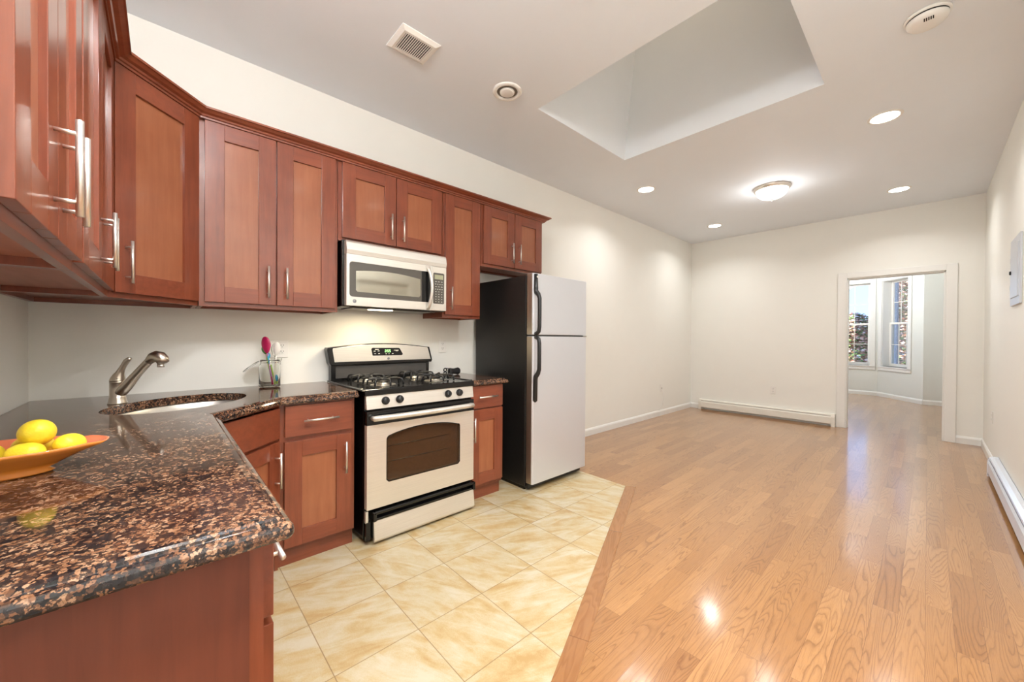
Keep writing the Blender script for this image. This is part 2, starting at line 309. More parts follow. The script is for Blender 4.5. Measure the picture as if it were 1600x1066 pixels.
# ------------------------------------------------------------------ mesh helpers
class MB:
    def __init__(s, T=None): s.bm = bmesh.new(); s.mats = []; s.T = T or Matrix()
    def mi(s, m):
        m = M[m] if isinstance(m, str) else m
        if m not in s.mats: s.mats.append(m)
        return s.mats.index(m)
    def add(s, tmp, mat, smooth=False, X=None):
        k = s.mi(mat); X = s.T @ (X or Matrix()); mp = {}
        for v in tmp.verts: mp[v] = s.bm.verts.new(X @ v.co)
        for f in tmp.faces:
            try: nf = s.bm.faces.new([mp[v] for v in f.verts])
            except ValueError: continue
            nf.material_index = k; nf.smooth = smooth
        tmp.free(); return s
    def box(s, x0, x1, y0, y1, z0, z1, mat, bev=0, seg=2, X=None):
        t = bmesh.new(); bmesh.ops.create_cube(t, size=1)
        for v in t.verts: v.co = Vector(((x0+x1)/2+v.co.x*(x1-x0), (y0+y1)/2+v.co.y*(y1-y0), (z0+z1)/2+v.co.z*(z1-z0)))
        if bev: bmesh.ops.bevel(t, geom=t.edges[:], offset=min(bev, abs(x1-x0)*.45, abs(y1-y0)*.45, abs(z1-z0)*.45), segments=seg, affect='EDGES', profile=.5)
        return s.add(t, mat, False, X)
    def quad(s, pts, mat):
        t = bmesh.new(); t.faces.new([t.verts.new(p) for p in pts]); return s.add(t, mat)
    def lathe(s, prof, c, mat, n=32, axis='z', smooth=True, X=None, cap=True):
        """prof: list of (r, h)"""
        t = bmesh.new(); rings = []
        for r, h in prof:
            if r < 1e-6: rings.append([t.verts.new((0, 0, h))]); continue
            rings.append([t.verts.new((r*math.cos(2*PI*i/n), r*math.sin(2*PI*i/n), h)) for i in range(n)])
        for a, b in zip(rings, rings[1:]):
            for i in range(n):
                j = (i+1) % n
                if len(a) == 1 and len(b) == 1: continue
                if len(a) == 1: t.faces.new((a[0], b[i], b[j]))
                elif len(b) == 1: t.faces.new((a[i], a[j], b[0]))
                else: t.faces.new((a[i], a[j], b[j], b[i]))
        if cap:
            for rg in (rings[0], rings[-1]):
                if len(rg) > 1: t.faces.new(rg)
        R = {'z': Matrix(), 'x': Matrix.Rotation(PI/2, 4, 'Y'), 'y': Matrix.Rotation(-PI/2, 4, 'X')}[axis]
        bmesh.ops.recalc_face_normals(t, faces=t.faces[:])
        return s.add(t, mat, smooth, Matrix.Translation(c) @ (X or Matrix()) @ R)
    def tube(s, pts, rad, mat, n=12, closed=False, smooth=True, flat=None):
        pts = [Vector(p) for p in pts]; rads = rad if isinstance(rad, (list, tuple)) else [rad]*len(pts)
        t = bmesh.new(); rings = []; prev = None; m = len(pts)
        for i, p in enumerate(pts):
            if closed: d = (pts[(i+1) % m]-pts[i-1]).normalized()
            else: d = (pts[min(i+1, m-1)]-pts[max(i-1, 0)]).normalized()
            if prev is None:
                a = Vector((0, 0, 1)) if abs(d.z) < .9 else Vector((1, 0, 0))
                u = (a - d*a.dot(d)).normalized()
            else: u = (prev - d*prev.dot(d)).normalized()
            prev = u; v = d.cross(u); r = rads[i]; fl = flat or 1
            rings.append([t.verts.new(p + u*(r*math.cos(2*PI*k/n)) + v*(r*fl*math.sin(2*PI*k/n))) for k in range(n)])
        pr = list(zip(rings, rings[1:])) + ([(rings[-1], rings[0])] if closed else [])
        for a, b in pr:
            for k in range(n): t.faces.new((a[k], a[(k+1) % n], b[(k+1) % n], b[k]))
        if not closed: t.faces.new(rings[0]); t.faces.new(rings[-1])
        bmesh.ops.recalc_face_normals(t, faces=t.faces[:])
        return s.add(t, mat, smooth)
    def prism(s, poly, lo, hi, mat, plane='xy', bev=0, smooth=False):
        """polygon in a plane pushed along the third axis"""
        t = bmesh.new()
        def P(a, b, c): return {'xy': (a, b, c), 'yz': (c, a, b), 'xz': (a, c, b)}[plane]
        A = [t.verts.new(P(a, b, lo)) for a, b in poly]; B = [t.verts.new(P(a, b, hi)) for a, b in poly]; n = len(poly)
        fa = t.faces.new(A); fb = t.faces.new(B)
        for i in range(n): t.faces.new((A[i], A[(i+1) % n], B[(i+1) % n], B[i]))
        bmesh.ops.recalc_face_normals(t, faces=t.faces[:])
        if bev:
            ed = [e for e in t.edges if (e.verts[0] in A) == (e.verts[1] in A)]
            bmesh.ops.bevel(t, geom=ed, offset=bev, segments=2, affect='EDGES', profile=.5)
        return s.add(t, mat, smooth)
    def ring_prism(s, outer, inner, lo, hi, mat, plane='yz'):
        """flat frame: outer polygon with a hole"""
        t = bmesh.new()
        def P(a, b, c): return {'xy': (a, b, c), 'yz': (c, a, b), 'xz': (a, c, b)}[plane]
        for h in (lo, hi):
            es = []
            for loop in (outer, inner):
                vs = [t.verts.new(P(a, b, h)) for a, b in loop]
                es += [t.edges.new((vs[i], vs[(i+1) % len(vs)])) for i in range(len(vs))]
            bmesh.ops.triangle_fill(t, use_beauty=True, use_dissolve=False, edges=es)
        for loop in (outer, inner):
            n = len(loop)
            for i in range(n):
                a, b = loop[i], loop[(i+1) % n]
                t.faces.new([t.verts.new(P(*a, lo)), t.verts.new(P(*b, lo)), t.verts.new(P(*b, hi)), t.verts.new(P(*a, hi))])
        bmesh.ops.remove_doubles(t, verts=t.verts[:], dist=1e-5)
        bmesh.ops.recalc_face_normals(t, faces=t.faces[:])
        return s.add(t, mat)
    def sphere(s, c, r, mat, sc=(1, 1, 1), R=None, n=24):
        t = bmesh.new(); bmesh.ops.create_uvsphere(t, u_segments=n, v_segments=n//2, radius=r)
        return s.add(t, mat, True, Matrix.Translation(c) @ (R or Matrix()) @ Matrix.Diagonal((*sc, 1)))
    def build(s, name, parent=None):
        me = bpy.data.meshes.new(name); 
        if parent is not None:
            inv = Matrix.Translation(-wloc(parent)); bmesh.ops.transform(s.bm, matrix=inv, verts=s.bm.verts[:])
        s.bm.to_mesh(me); s.bm.free()
        for m in s.mats: me.materials.append(m)
        o = bpy.data.objects.new(name, me); C.objects.link(o)
        if parent is not None: o.parent = parent
        return o
def wloc(o):
    v = Vector(o.location)
    while o.parent is not None: o = o.parent; v += Vector(o.location)
    return v
def thing(name, label, cat, loc=(0, 0, 0), group=None):
    o = bpy.data.objects.new(name, None); o.empty_display_size = .05; C.objects.link(o); o.location = loc
    o['label'] = label; o['category'] = cat
    if group: o['group'] = group
    return o
def tag(o, label, cat, group=None):
    o['label'] = label; o['category'] = cat
    if group: o['group'] = group
    return o
def struct(mb, name, parent=None):
    o = mb.build(name, parent)
    if parent is None: o['kind'] = 'structure'
    return o
def origin(o, loc):
    """move a lone mesh's origin to its base"""
    loc = Vector(loc); o.data.transform(Matrix.Translation(-loc)); o.location = loc; return o
def copy_tree(o, parent=None):
    c = o.copy(); C.objects.link(c); c.parent = parent
    for ch in list(o.children): copy_tree(ch, c)
    return c
def area(name, loc, size, power, col, parent=None, rot=(0, 0, 0), shape='DISK', sy=None, spread=PI):
    l = bpy.data.lights.new(name, 'AREA'); l.spread = spread; l.shape = shape; l.size = size; l.energy = power; l.color = col
    if sy: l.size_y = sy
    o = bpy.data.objects.new(name, l); C.objects.link(o); o.rotation_euler = rot
    if parent is not None: o.parent = parent; o.location = Vector(loc)-wloc(parent)
    else: o.location = loc
    return o
def rrect(a0, a1, b0, b1, r, n=5):
    P = []
    for cx, cy, st in ((a1-r, b1-r, 0), (a0+r, b1-r, 1), (a0+r, b0+r, 2), (a1-r, b0+r, 3)):
        for k in range(n+1):
            an = PI/2*(st+k/n); P.append((cx+r*math.cos(an), cy+r*math.sin(an)))
    return P

# ------------------------------------------------------------------ room shell
H, RX, FY, NY = 2.9525, 3.343, 7.53, 0.0
DX0, DX1, DZ = 2.125, 3.042, 2.09         # doorway
HX = 2.30                                   # hall beside the kitchen's near wall
B0, B1 = (1.205, 3.322), (2.375, .64)       # tile / oak boundary
FYB = 12.17
BX0, BX1 = 2.147, 2.84
# floor: everything that is not tile
f = MB()
bx = [(RX, -1.2), (RX, 12.6), (0, 12.6), (0, 3.338), (B0[0], B0[1]), (B1[0]-.0, B1[1]), (HX+.25, .0), (HX+.25, -1.2)]
f.prism([(RX, -1.2), (RX, 12.6), (0, 12.6), (0, 3.338), B0, B1, (2.655, 0), (2.655, -1.2)], -.05, 0, 'oak')
struct(f, 'floor')
f = MB(); f.prism([(0, 0), (HX, 0), (HX, -1.2), (2.655, -1.2), (2.655, 0), B1, B0, (0, 3.338)], -.05, 0.0, 'tile'); struct(f, 'floor_tiled')
# oak border strip on the slanting edge
dv = Vector((B0[0]-B1[0], B0[1]-B1[1])).normalized(); nv = Vector((dv.y, -dv.x))
f = MB(); pA = Vector(B1); pB = Vector(B0)
f.prism([tuple(pA), tuple(pA+nv*.082), tuple(pB+nv*.082+dv*.012), tuple(pB+dv*.002)], 0.0, .0025, 'oakborder', bev=.0012); struct(f, 'trim_1')

def wallbox(name, x0, x1, y0, y1, z0=0, z1=H, mat='wall'):
    m = MB(); m.box(x0, x1, y0, y1, z0, z1, mat); return struct(m, name)
wallbox('wall_left', -.12, 0, -.12, FY)
RD0, RD1 = 2.50, 3.30
m = MB(); m.box(RX, RX+.12, -1.32, RD0, 0, H, 'wall'); m.box(RX, RX+.12, RD1, 12.6, 0, H, 'wall'); m.box(RX, RX+.12, RD0, RD1, 2.05, H, 'wall'); struct(m, 'wall_right')
m = MB(); m.box(-.12, HX, -.12, 0, 0, H, 'wall'); m.box(HX-.12, HX, -1.2, -.12, 0, H, 'wall'); m.box(HX-.12, RX+.12, -1.32, -1.2, 0, H, 'wall'); struct(m, 'wall_near')
m = MB(); m.box(-.12, DX0, FY, FY+.13, 0, H, 'wall'); m.box(DX1, RX, FY, FY+.13, 0, H, 'wall'); m.box(DX0, DX1, FY, FY+.13, DZ, H, 'wall'); struct(m, 'wall_far')

# ceiling with the skylight shaft
SX0, SX1, SY0, SY1, SZ = .906, 2.413, 2.553, 3.758, 4.25
m = MB(); T_ = H+.02
G_ = .01
m.box(-.12, RX+.12, -1.32, SY0-G_, H, T_, 'ceil'); m.box(-.12, RX+.12, SY1+G_, 12.7, H, T_, 'ceil')
m.box(-.12, SX0-G_, SY0-G_, SY1+G_, H, T_, 'ceil'); m.box(SX1+G_, RX+.12, SY0-G_, SY1+G_, H, T_, 'ceil')
m.ring_prism([(SX0-G_, SY0-G_), (SX1+G_, SY0-G_), (SX1+G_, SY1+G_), (SX0-G_, SY1+G_)], [(SX0, SY0), (SX1, SY0), (SX1, SY1), (SX0, SY1)], H, H+.001, 'ceil', 'xy')
ins = .13
e_ = 0; a = [(SX0, SY0), (SX1, SY0), (SX1, SY1), (SX0, SY1)]; bt = [(SX0+ins, SY0+ins), (SX1-ins, SY0+ins), (SX1-ins, SY1-e_), (SX0+ins, SY1-e_)]
for i in range(4):
    j = (i+1) % 4
    m.quad([(*a[i], H+.001), (*a[j], H+.001), (*bt[j], SZ), (*bt[i], SZ)], 'ceil')
struct(m, 'ceiling')
m = MB(); m.box(SX0+.05, SX1-.05, SY0+.05, SY1+.08, SZ, SZ+.012, 'frosted'); struct(m, 'window_3')

# trims and baseboards
def casing(mb, x0, x1, y0, y1, z0, z1, mat='trim'): mb.box(x0, x1, y0, y1, z0, z1, mat, .004)
m = MB()
casing(m, DX0-.095, DX0, FY-.02, FY, 0, DZ+.078); casing(m, DX1, DX1+.094, FY-.02, FY, 0, DZ+.078); casing(m, DX0, DX1, FY-.02, FY, DZ, DZ+.078)
casing(m, DX0-.095, DX0, FY+.13, FY+.15, 0, DZ+.078); casing(m, DX1, DX1+.094, FY+.13, FY+.15, 0, DZ+.078); casing(m, DX0, DX1, FY+.13, FY+.15, DZ, DZ+.078)
m.box(DX0, DX0+.016, FY, FY+.13, 0, DZ, 'trim'); m.box(DX1-.016, DX1, FY, FY+.13, 0, DZ, 'trim'); m.box(DX0, DX1, FY, FY+.13, DZ-.016, DZ, 'trim')
m.box(DX0, DX0+.006, FY-.021, FY-.02, 0, DZ, 'trim'); struct(m, 'trim_2')
def base_prof(): return [(0, 0), (.014, 0), (.014, .066), (.008, .082), (.004, .088), (0, .09)]
m = MB(); m.prism([(a_, b_) for a_, b_ in base_prof()], 3.345, FY, 'trim', 'xz'); struct(m, 'baseboard_left')
m = MB(); m.prism([(FY-a_, b_) for a_, b_ in base_prof()], DX1+.095, RX, 'trim', 'yz'); m.prism([(FY-a_, b_) for a_, b_ in base_prof()], 0, .16, 'trim', 'yz'); struct(m, 'baseboard_far')
m = MB(); m.prism([(RX-a_, b_) for a_, b_ in base_prof()], 6.06, FY, 'trim', 'xz'); m.prism([(RX-a_, b_) for a_, b_ in base_prof()], -1.2, RD0-.09, 'trim', 'xz'); struct(m, 'baseboard_right')

# far room: bay of windows
def bay_wall(name, P0, P1, s0, s1, z0, z1, D, win, mat='wall_cool'):
    """wall from P0 to P1 (outside on the left hand going P0->P1 reversed), opening s0..s1, z0..z1, recess D"""
    P0, P1 = Vector((*P0, 0)), Vector((*P1, 0)); d = (P1-P0); L = d.length; d.normalize(); n = Vector((-d.y, d.x, 0))
    if n.y < 0: n = -n
    X = Matrix(((d.x, n.x, 0, P0.x), (d.y, n.y, 0, P0.y), (0, 0, 1, 0), (0, 0, 0, 1)))
    W = D+.06
    m = MB(X); m.box(0, s0, 0, W, 0, H, mat); m.box(s1, L, 0, W, 0, H, mat); m.box(s0, s1, 0, W, 0, z0, mat); m.box(s0, s1, 0, W, z1, H, mat)
    struct(m, name)
    # casing, sashes, panes
    root = bpy.data.objects.new(win, None); C.objects.link(root); root.location = X @ Vector(((s0+s1)/2, 0, z0)); root['kind'] = 'structure'
    m = MB(X); t = .085
    m.box(s0-t, s0, -.018, 0, z0-.09, z1+t, 'trim', .003); m.box(s1, s1+t, -.018, 0, z0-.09, z1+t, 'trim', .003); m.box(s0, s1, -.018, 0, z1, z1+t, 'trim', .003); m.box(s0, s1, -.018, 0, z0-.09, z0-.01, 'trim', .003)
    m.box(s0-t, s1+t, -.03, D, z0-.022, z0, 'trim', .003)
    m.box(s0, s0+.008, 0, D, z0, z1, 'trim'); m.box(s1-.008, s1, 0, D, z0, z1, 'trim'); m.box(s0, s1, 0, D, z1-.008, z1, 'trim')
    m.build('window_frame', root)
    zm = (z0+z1)/2+.005
    for (za, zb, yo) in ((z0+.001, zm+.02, D-.035), (zm-.02, z1-.001, D)):
        m = MB(X); g = .05
        a0, a1 = s0+.001, s1-.001
        m.box(a0, a0+g, yo, yo+.03, za, zb, 'white', .002); m.box(a1-g, a1, yo, yo+.03, za, zb, 'white', .002)
        m.box(a0+g, a1-g, yo, yo+.0296, za, za+(.06 if za < zm-.1 else .04), 'white', .001); m.box(a0+g, a1-g, yo, yo+.0296, zb-.04, zb, 'white', .001)
        sash = m.build('sash', root)
        m = MB(X); 
        for k in (1, 2):
            q = a0+g+(a1-a0-2*g)*k/3; m.box(q-.006, q+.006, yo+.01, yo+.02, za+.04, zb-.04, 'white')
        zc = (za+zb)/2; m.box(a0+g, a1-g, yo+.011, yo+.019, zc-.006, zc+.006, 'white'); m.build('muntin', sash)
        m = MB(X); m.box(a0+g-.006, a1-g+.006, yo+.0235, yo+.0265, za+.034, zb-.034, 'pane'); m.build('pane', sash)
    return root
bay_wall('wall_bay_middle', (.90, FYB), (BX0, FYB), .33, 1.125, .665, 2.52, .15, 'window_1')
bay_wall('wall_bay_right', (BX0, FYB), (BX1, 11.27), .115, .79, .665, 2.52, .17, 'window_2')
bay_wall('wall_bay_left', (.21, 11.27), (.90, FYB), .30, 1.02, .665, 2.52, .17, 'window_4')
wallbox('wall_bay_return', BX1, RX, 11.27, 11.40, mat='wall_cool'); wallbox('wall_bay_side', -.12, .21, 11.27, 11.40, mat='wall_cool')
wallbox('wall_bedroom', -.12, 0, FY+.13, 11.40, mat='wall_cool')
m = MB()
for P0, P1 in (((.90, FYB), (BX0, FYB)), ((BX0, FYB), (BX1, 11.27)), ((BX1, 11.27), (RX, 11.27)), ((.21, 11.27), (.90, FYB))):
    d = Vector((P1[0]-P0[0], P1[1]-P0[1], 0)); L = d.length; d.normalize(); n = Vector((-d.y, d.x, 0)); n = n if n.y > 0 else -n
    mm = MB(Matrix(((d.x, n.x, 0, P0[0]), (d.y, n.y, 0, P0[1]), (0, 0, 1, 0), (0, 0, 0, 1))))
    mm.prism([(-a_, b_) for a_, b_ in base_prof()], 0, L, 'trim', 'yz')
    tmp = mm.bm.copy(); mm.bm.free(); m.add(tmp, 'trim')
struct(m, 'baseboard_bay')

# door on the right wall (seen only mirrored in the microwave)
root = bpy.data.objects.new('door_1', None); C.objects.link(root); root.location = (RX, (RD0+RD1)/2, 0); root['kind'] = 'structure'
m = MB(); m.box(RX+.02, RX+.055, RD0, RD1, .005, 2.05, 'roomdoor')
for (ya, yb) in ((RD0+.10, RD0+.36), (RD1-.36, RD1-.10)):
    for za, zb in ((.2, .85), (1.0, 1.6), (1.7, 1.95)):
        m.ring_prism([(ya, za), (yb, za), (yb, zb), (ya, zb)], [(ya+.03, za+.03), (yb-.03, za+.03), (yb-.03, zb-.03), (ya+.03, zb-.03)], RX+.008, RX+.02, 'roomdoor')
m.build('door_leaf', root)
m = MB(); m.box(RX-.018, RX, RD0-.085, RD0, 0, 2.135, 'trim', .003); m.box(RX-.018, RX, RD1, RD1+.085, 0, 2.135, 'trim', .003); m.box(RX-.018, RX, RD0, RD1, 2.05, 2.135, 'trim', .003); m.build('door_casing', root)
m = MB(); m.lathe([(.0, 0), (.03, 0), (.03, .005), (.012, .01), (.012, .03), (.028, .045), (.026, .06), (0, .068)], (RX+.02, RD0+.07, .95), 'nickel', 20, 'x', X=Matrix.Rotation(PI, 4, 'Z')); m.build('door_handle', root)

# ------------------------------------------------------------------ ceiling fixtures
ring = [(.082, -.0), (.082, -.004), (.088, -.007), (.098, -.005), (.103, 0)]
def can(x, y, label, watts=CAN_W):
    t = thing('recessed_light', label, 'ceiling light', (x, y, H), 'recessed ceiling lights')
    m = MB(); m.lathe(ring, (x, y, H), 'white', 40, cap=False); m.build('trim_ring', t)
    m = MB(); m.lathe([(.0, -.003), (.083, -.003)], (x, y, H), 'lamp', 40, cap=False); m.build('lens', t)
    area('bulb', (x, y, H-.008), .15, watts, WARM, t, spread=math.radians(140))
    return t
can0 = can(.69, 4.58, 'lit recessed ceiling light between skylight shaft and cream left wall')
for x, y, lb in ((2.66, 4.58, 'largest lit recessed ceiling light, nearest the smoke detector'),
                 (.70, 6.64, 'lit recessed ceiling light closest to the far left corner'),
                 (2.66, 6.66, 'lit recessed ceiling light nearest the doorway wall at right'),
                 ):
    c = copy_tree(can0); c.location = (x, y, H); c['label'] = lb
can(2.66, 2.52, 'lit recessed ceiling light beside the skylight over the near floor', KITCHEN_CAN_W)
can(2.66, 1.60, 'added unseen recessed light brightening the kitchen above the slanting tile edge', KITCHEN_CAN_W)  # invented fixture out of view, added to brighten backsplash and cabinets
can(2.80, .75, 'added unseen recessed light brightening the end of the granite counter', KITCHEN_CAN_W)  # unseen extra fixture, added as kitchen light
def dome(x, y, label, watts):
    t = thing('flush_mount_light', label, 'ceiling light', (x, y, H))
    m = MB(); m.lathe([(0, 0), (.178, 0), (.178, -.012), (.172, -.02), (.168, -.034), (.158, -.038), (.15, -.03)], (x, y, H), 'nickel', 40, cap=False); m.build('mounting_ring', t)
    m = MB(); m.lathe([(.152, -.034), (.150, -.055), (.137, -.082), (.112, -.105), (.075, -.122), (.035, -.131), (0, -.133)], (x, y, H), 'domeglass', 40, cap=False); m.build('glass_bowl', t)
    m = MB(); m.lathe([(0, -.131), (.012, -.133), (.012, -.14), (.006, -.145), (.008, -.152), (0, -.157)], (x, y, H), 'nickel', 16, cap=False); m.build('finial', t)
    l = bpy.data.lights.new('bulb', 'POINT'); l.energy = watts; l.color = WARM; l.shadow_soft_size = .09
    o = bpy.data.objects.new('bulb', l); C.objects.link(o); o.parent = t; o.location = (0, 0, -.27)
dome(1.69, 5.555, 'lit dome ceiling light with silver ring and frosted glass bowl', DOME_W)
dome(2.0, .45, 'added unseen dome fill light over the counter end by the near wall', 54)  # made-up fixture out of view, fills the kitchen and lifts the ceiling
dome(2.85, -.6, 'added unseen dome fill light in the entry hall behind the counter', 20)  # unseen hall fixture, added as fill for hall and kitchen
dome(1.45, 10.7, 'added unseen dome fill light in the room beyond the doorway', 70)  # unseen fixture above the door head, added to brighten the far room
# square vent
t = thing('ceiling_vent', 'square white louvred vent on the ceiling above the cabinets', 'vent', (.838, 1.563, H))
x0, x1, y0, y1 = .731, .945, 1.443, 1.683
m = MB(); m.prism([(x0, y0), (x1, y0), (x1, y1), (x0, y1)], H-.004, H, 'white')
i_ = .036
def frust(m, x0, x1, y0, y1, za, i, zb, mat):
    A = [(x0, y0, za), (x1, y0, za), (x1, y1, za), (x0, y1, za)]; B_ = [(x0+i, y0+i, zb), (x1-i, y0+i, zb), (x1-i, y1-i, zb), (x0+i, y1-i, zb)]
    for k in range(4): m.quad([A[k], A[(k+1) % 4], B_[(k+1) % 4], B_[k]], mat)
frust(m, x0, x1, y0, y1, H-.004, .022, H-.016, 'white'); 
m.ring_prism([(x0+.022, y0+.022), (x1-.022, y0+.022), (x1-.022, y1-.022), (x0+.022, y1-.022)], [(x0+i_, y0+i_), (x1-i_, y0+i_), (x1-i_, y1-i_), (x0+i_, y1-i_)], H-.016, H-.008, 'white', 'xy')
m.build('frame', t)
m = MB(); m.box(x0+i_, x1-i_, y0+i_, y1-i_, H-.0065, H-.0045, 'dark'); m.build('painted_shade', t)  # dark sheet as painted shade behind the louvres, no hole in the ceiling
m = MB(); k = 14; L = (y1-y0-2*i_)
for q in range(k): yy = y0+i_+L*(q+.5)/k; m.box(x0+i_, x1-i_, yy-.0028, yy+.0028, H-.0155, H-.0138, 'white')
m.build('louvre', t)
t = thing('round_vent', 'round white air vent with a centre disc on the ceiling', 'vent', (.898, 2.248, H))
m = MB(); m.lathe([(.102, 0), (.102, -.004), (.094, -.011), (.078, -.012), (.072, -.006), (.072, 0)], (.898, 2.248, H), 'white', 40, cap=False); m.build('ring', t)
m = MB(); m.lathe([(0, -.001), (.073, -.001)], (.898, 2.248, H), 'shade', 40, cap=False); m.build('painted_shade', t)  # flat grey disc, painted shade between ring and centre disc
m = MB(); m.lathe([(0, -.016), (.04, -.016), (.05, -.012), (.052, -.004), (.048, -.003)], (.898, 2.248, H), 'white', 40, cap=False); m.build('centre_disc', t)
t = thing('smoke_detector', 'round white smoke detector on the ceiling at the top right', 'smoke detector', (2.882, 3.464, H))
m = MB(); m.lathe([(0, 0), (.09, 0), (.09, -.008), (.086, -.012), (0, -.012)], (2.882, 3.464, H), 'white', 40, cap=False); m.build('base_plate', t)
m = MB(); m.lathe([(.08, -.012), (.08, -.014), (.074, -.0145), (.074, -.017)], (2.882, 3.464, H), 'dark', 40, cap=False); m.build('vent_slot', t)
m = MB(); m.lathe([(.074, -.016), (.081, -.019), (.079, -.030), (.066, -.044), (.03, -.05), (0, -.05)], (2.882, 3.464, H), 'white', 40, cap=False); bd = m.build('body', t)
m = MB()
for q in range(5): m.box(2.872+.008*q-.0022, 2.872+.008*q+.0022, 3.40, 3.424, H-.0475, H-.044, 'dark', X=Matrix.Translation((0, 0, -.0008)))
m.build('sounder_slot', bd)

# ------------------------------------------------------------------ cabinets
ST = .084
def frameX(ox, oy, ang):
    """local: u along the front to the right as seen from inside the room, v outwards, z up"""
    return Matrix.Translation((ox, oy, 0)) @ Matrix.Rotation(ang, 4, 'Z')
# wall run faces +X : u -> +Y, v -> +X ; return run faces +Y : u -> -X , v -> +Y
XW = Matrix(((0, 1, 0, 0), (1, 0, 0, 0), (0, 0, 1, 0), (0, 0, 0, 1)))
XR = Matrix(((-1, 0, 0, 0), (0, 1, 0, 0), (0, 0, 1, 0), (0, 0, 0, 1)))
def XD(p0, p1):
    """front running from p0 to p1, v outwards (towards +x+y)"""
    d = Vector((p1[0]-p0[0], p1[1]-p0[1])).normalized(); n = Vector((d.y, -d.x))
    if n.x+n.y < 0: n = -n
    return Matrix(((d.x, n.x, 0, p0[0]), (d.y, n.y, 0, p0[1]), (0, 0, 1, 0), (0, 0, 0, 1)))
def shaker(T, u0, u1, v, z0, z1, rail, parent, name='door', flat=False, st=ST):
    m = MB(T); th = .02; bv = .0014
    if flat: m.box(u0, u1, v, v+th, z0, z1, rail, .002)
    else:
        m.box(u0, u0+st, v, v+th, z0, z1, 'cab', bv); m.box(u1-st, u1, v, v+th, z0, z1, 'cab', bv)
        m.box(u0+st, u1-st, v, v+th, z0, z0+st, rail, bv); m.box(u0+st, u1-st, v, v+th, z1-st, z1, rail, bv)
        m.box(u0+st-.004, u1-st+.004, v+.002, v+.0085, z0+st-.004, z1-st+.004, 'panel')
    return m.build(name, parent)
def pull(T, u, v, z, parent, vert=True, L=.18):
    m = MB(T); s = .064; so = .032
    if vert:
        m.tube([(u, v+so, z-L/2), (u, v+so, z+L/2)], .006, 'nickel', 12, smooth=True)
        for k in (-s, s): m.tube([(u, v, z+k), (u, v+so, z+k)], .0042, 'nickel', 10)
    else:
        m.tube([(u-L/2, v+so, z), (u+L/2, v+so, z)], .006, 'nickel', 12)
        for k in (-s, s): m.tube([(u+k, v, z), (u+k, v+so, z)], .0042, 'nickel', 10)
    return m.build('handle', parent)
def upper_body(m, T, u0, u1, depth, z0, z1, rail, lip=.022):
    m.box(u0, u1, .003, depth, z0+lip, z1, 'cab')
    m.box(u0+.019, u1-.019, .004, depth-.02, z0+lip-.0015, z0+lip+.001, 'under')
    m.box(u0, u0+.018, .003, depth, z0, z0+lip, 'cab'); m.box(u1-.018, u1, .003, depth, z0, z0+lip, 'cab')
    m.box(u0+.018, u1-.018, depth-.02, depth, z0, z0+lip, rail)
    m.box(u0+.018, u1-.018, .003, .04, z0+.002, z0+lip, rail)
UD = .305; ZB, ZT = 1.39, 2.385; DZ0, DZ1 = 1.413, 2.369
def upper(T, u0, u1, z0, z1, dz0, dz1, doors, rail, label, loc):
    t = thing('wall_cabinet', label, 'cabinet', loc, 'cherry wall cabinets')
    m = MB(T); upper_body(m, T, u0, u1, UD, z0, z1, rail); m.build('cabinet_body', t)
    for (a, b, hu, hz) in doors:
        d = shaker(T, a, b, UD, dz0, dz1, rail, t); pull(T, hu, UD+.02, hz, d)
    return t
HZ = 1.543
upper(XW, .612, 1.309, ZB, ZT, DZ0, DZ1, ((.636, .960, .920, HZ), (.967, 1.292, 1.013, HZ)), 'cab_y', 'tall two-door cherry wall cabinet left of the microwave', (0, .96, ZB))
upper(XW, 1.312, 2.098, 1.86, ZT, 1.880, DZ1, ((1.335, 1.703, 1.661, 2.005), (1.709, 2.079, 1.752, 2.005)), 'cab_y', 'short two-door cherry wall cabinet directly above the microwave', (0, 1.70, 1.86))
upper(XW, 2.101, 2.474, ZB, ZT, DZ0, DZ1, ((2.117, 2.460, 2.162, HZ),), 'cab_y', 'narrow one-door cherry wall cabinet between microwave and fridge', (0, 2.29, ZB))
upper(XW, 2.477, 3.234, 1.848, ZT, 1.872, DZ1, ((2.502, 2.859, 2.820, 2.0), (2.865, 3.224, 2.911, 2.0)), 'cab_y', 'short two-door cherry wall cabinet above the black fridge', (0, 2.85, 1.848))
upper(XR, -1.466, -.612, ZB, ZT, DZ0, DZ1, ((-1.05+.003, -.634, -1.012, HZ), (-1.453, -1.053, -1.09, HZ)), 'cab_x', 'two-door cherry wall cabinet on the near wall beside the corner cabinet', (1.04, 0, ZB))
upper(XR, -2.082, -1.468, ZB, ZT, DZ0, DZ1, ((-1.774, -1.482, -1.732, HZ), (-2.066, -1.777, -1.82, HZ)), 'cab_x', 'nearest cherry wall cabinet with two long silver pulls, at the left picture edge', (1.775, 0, ZB))
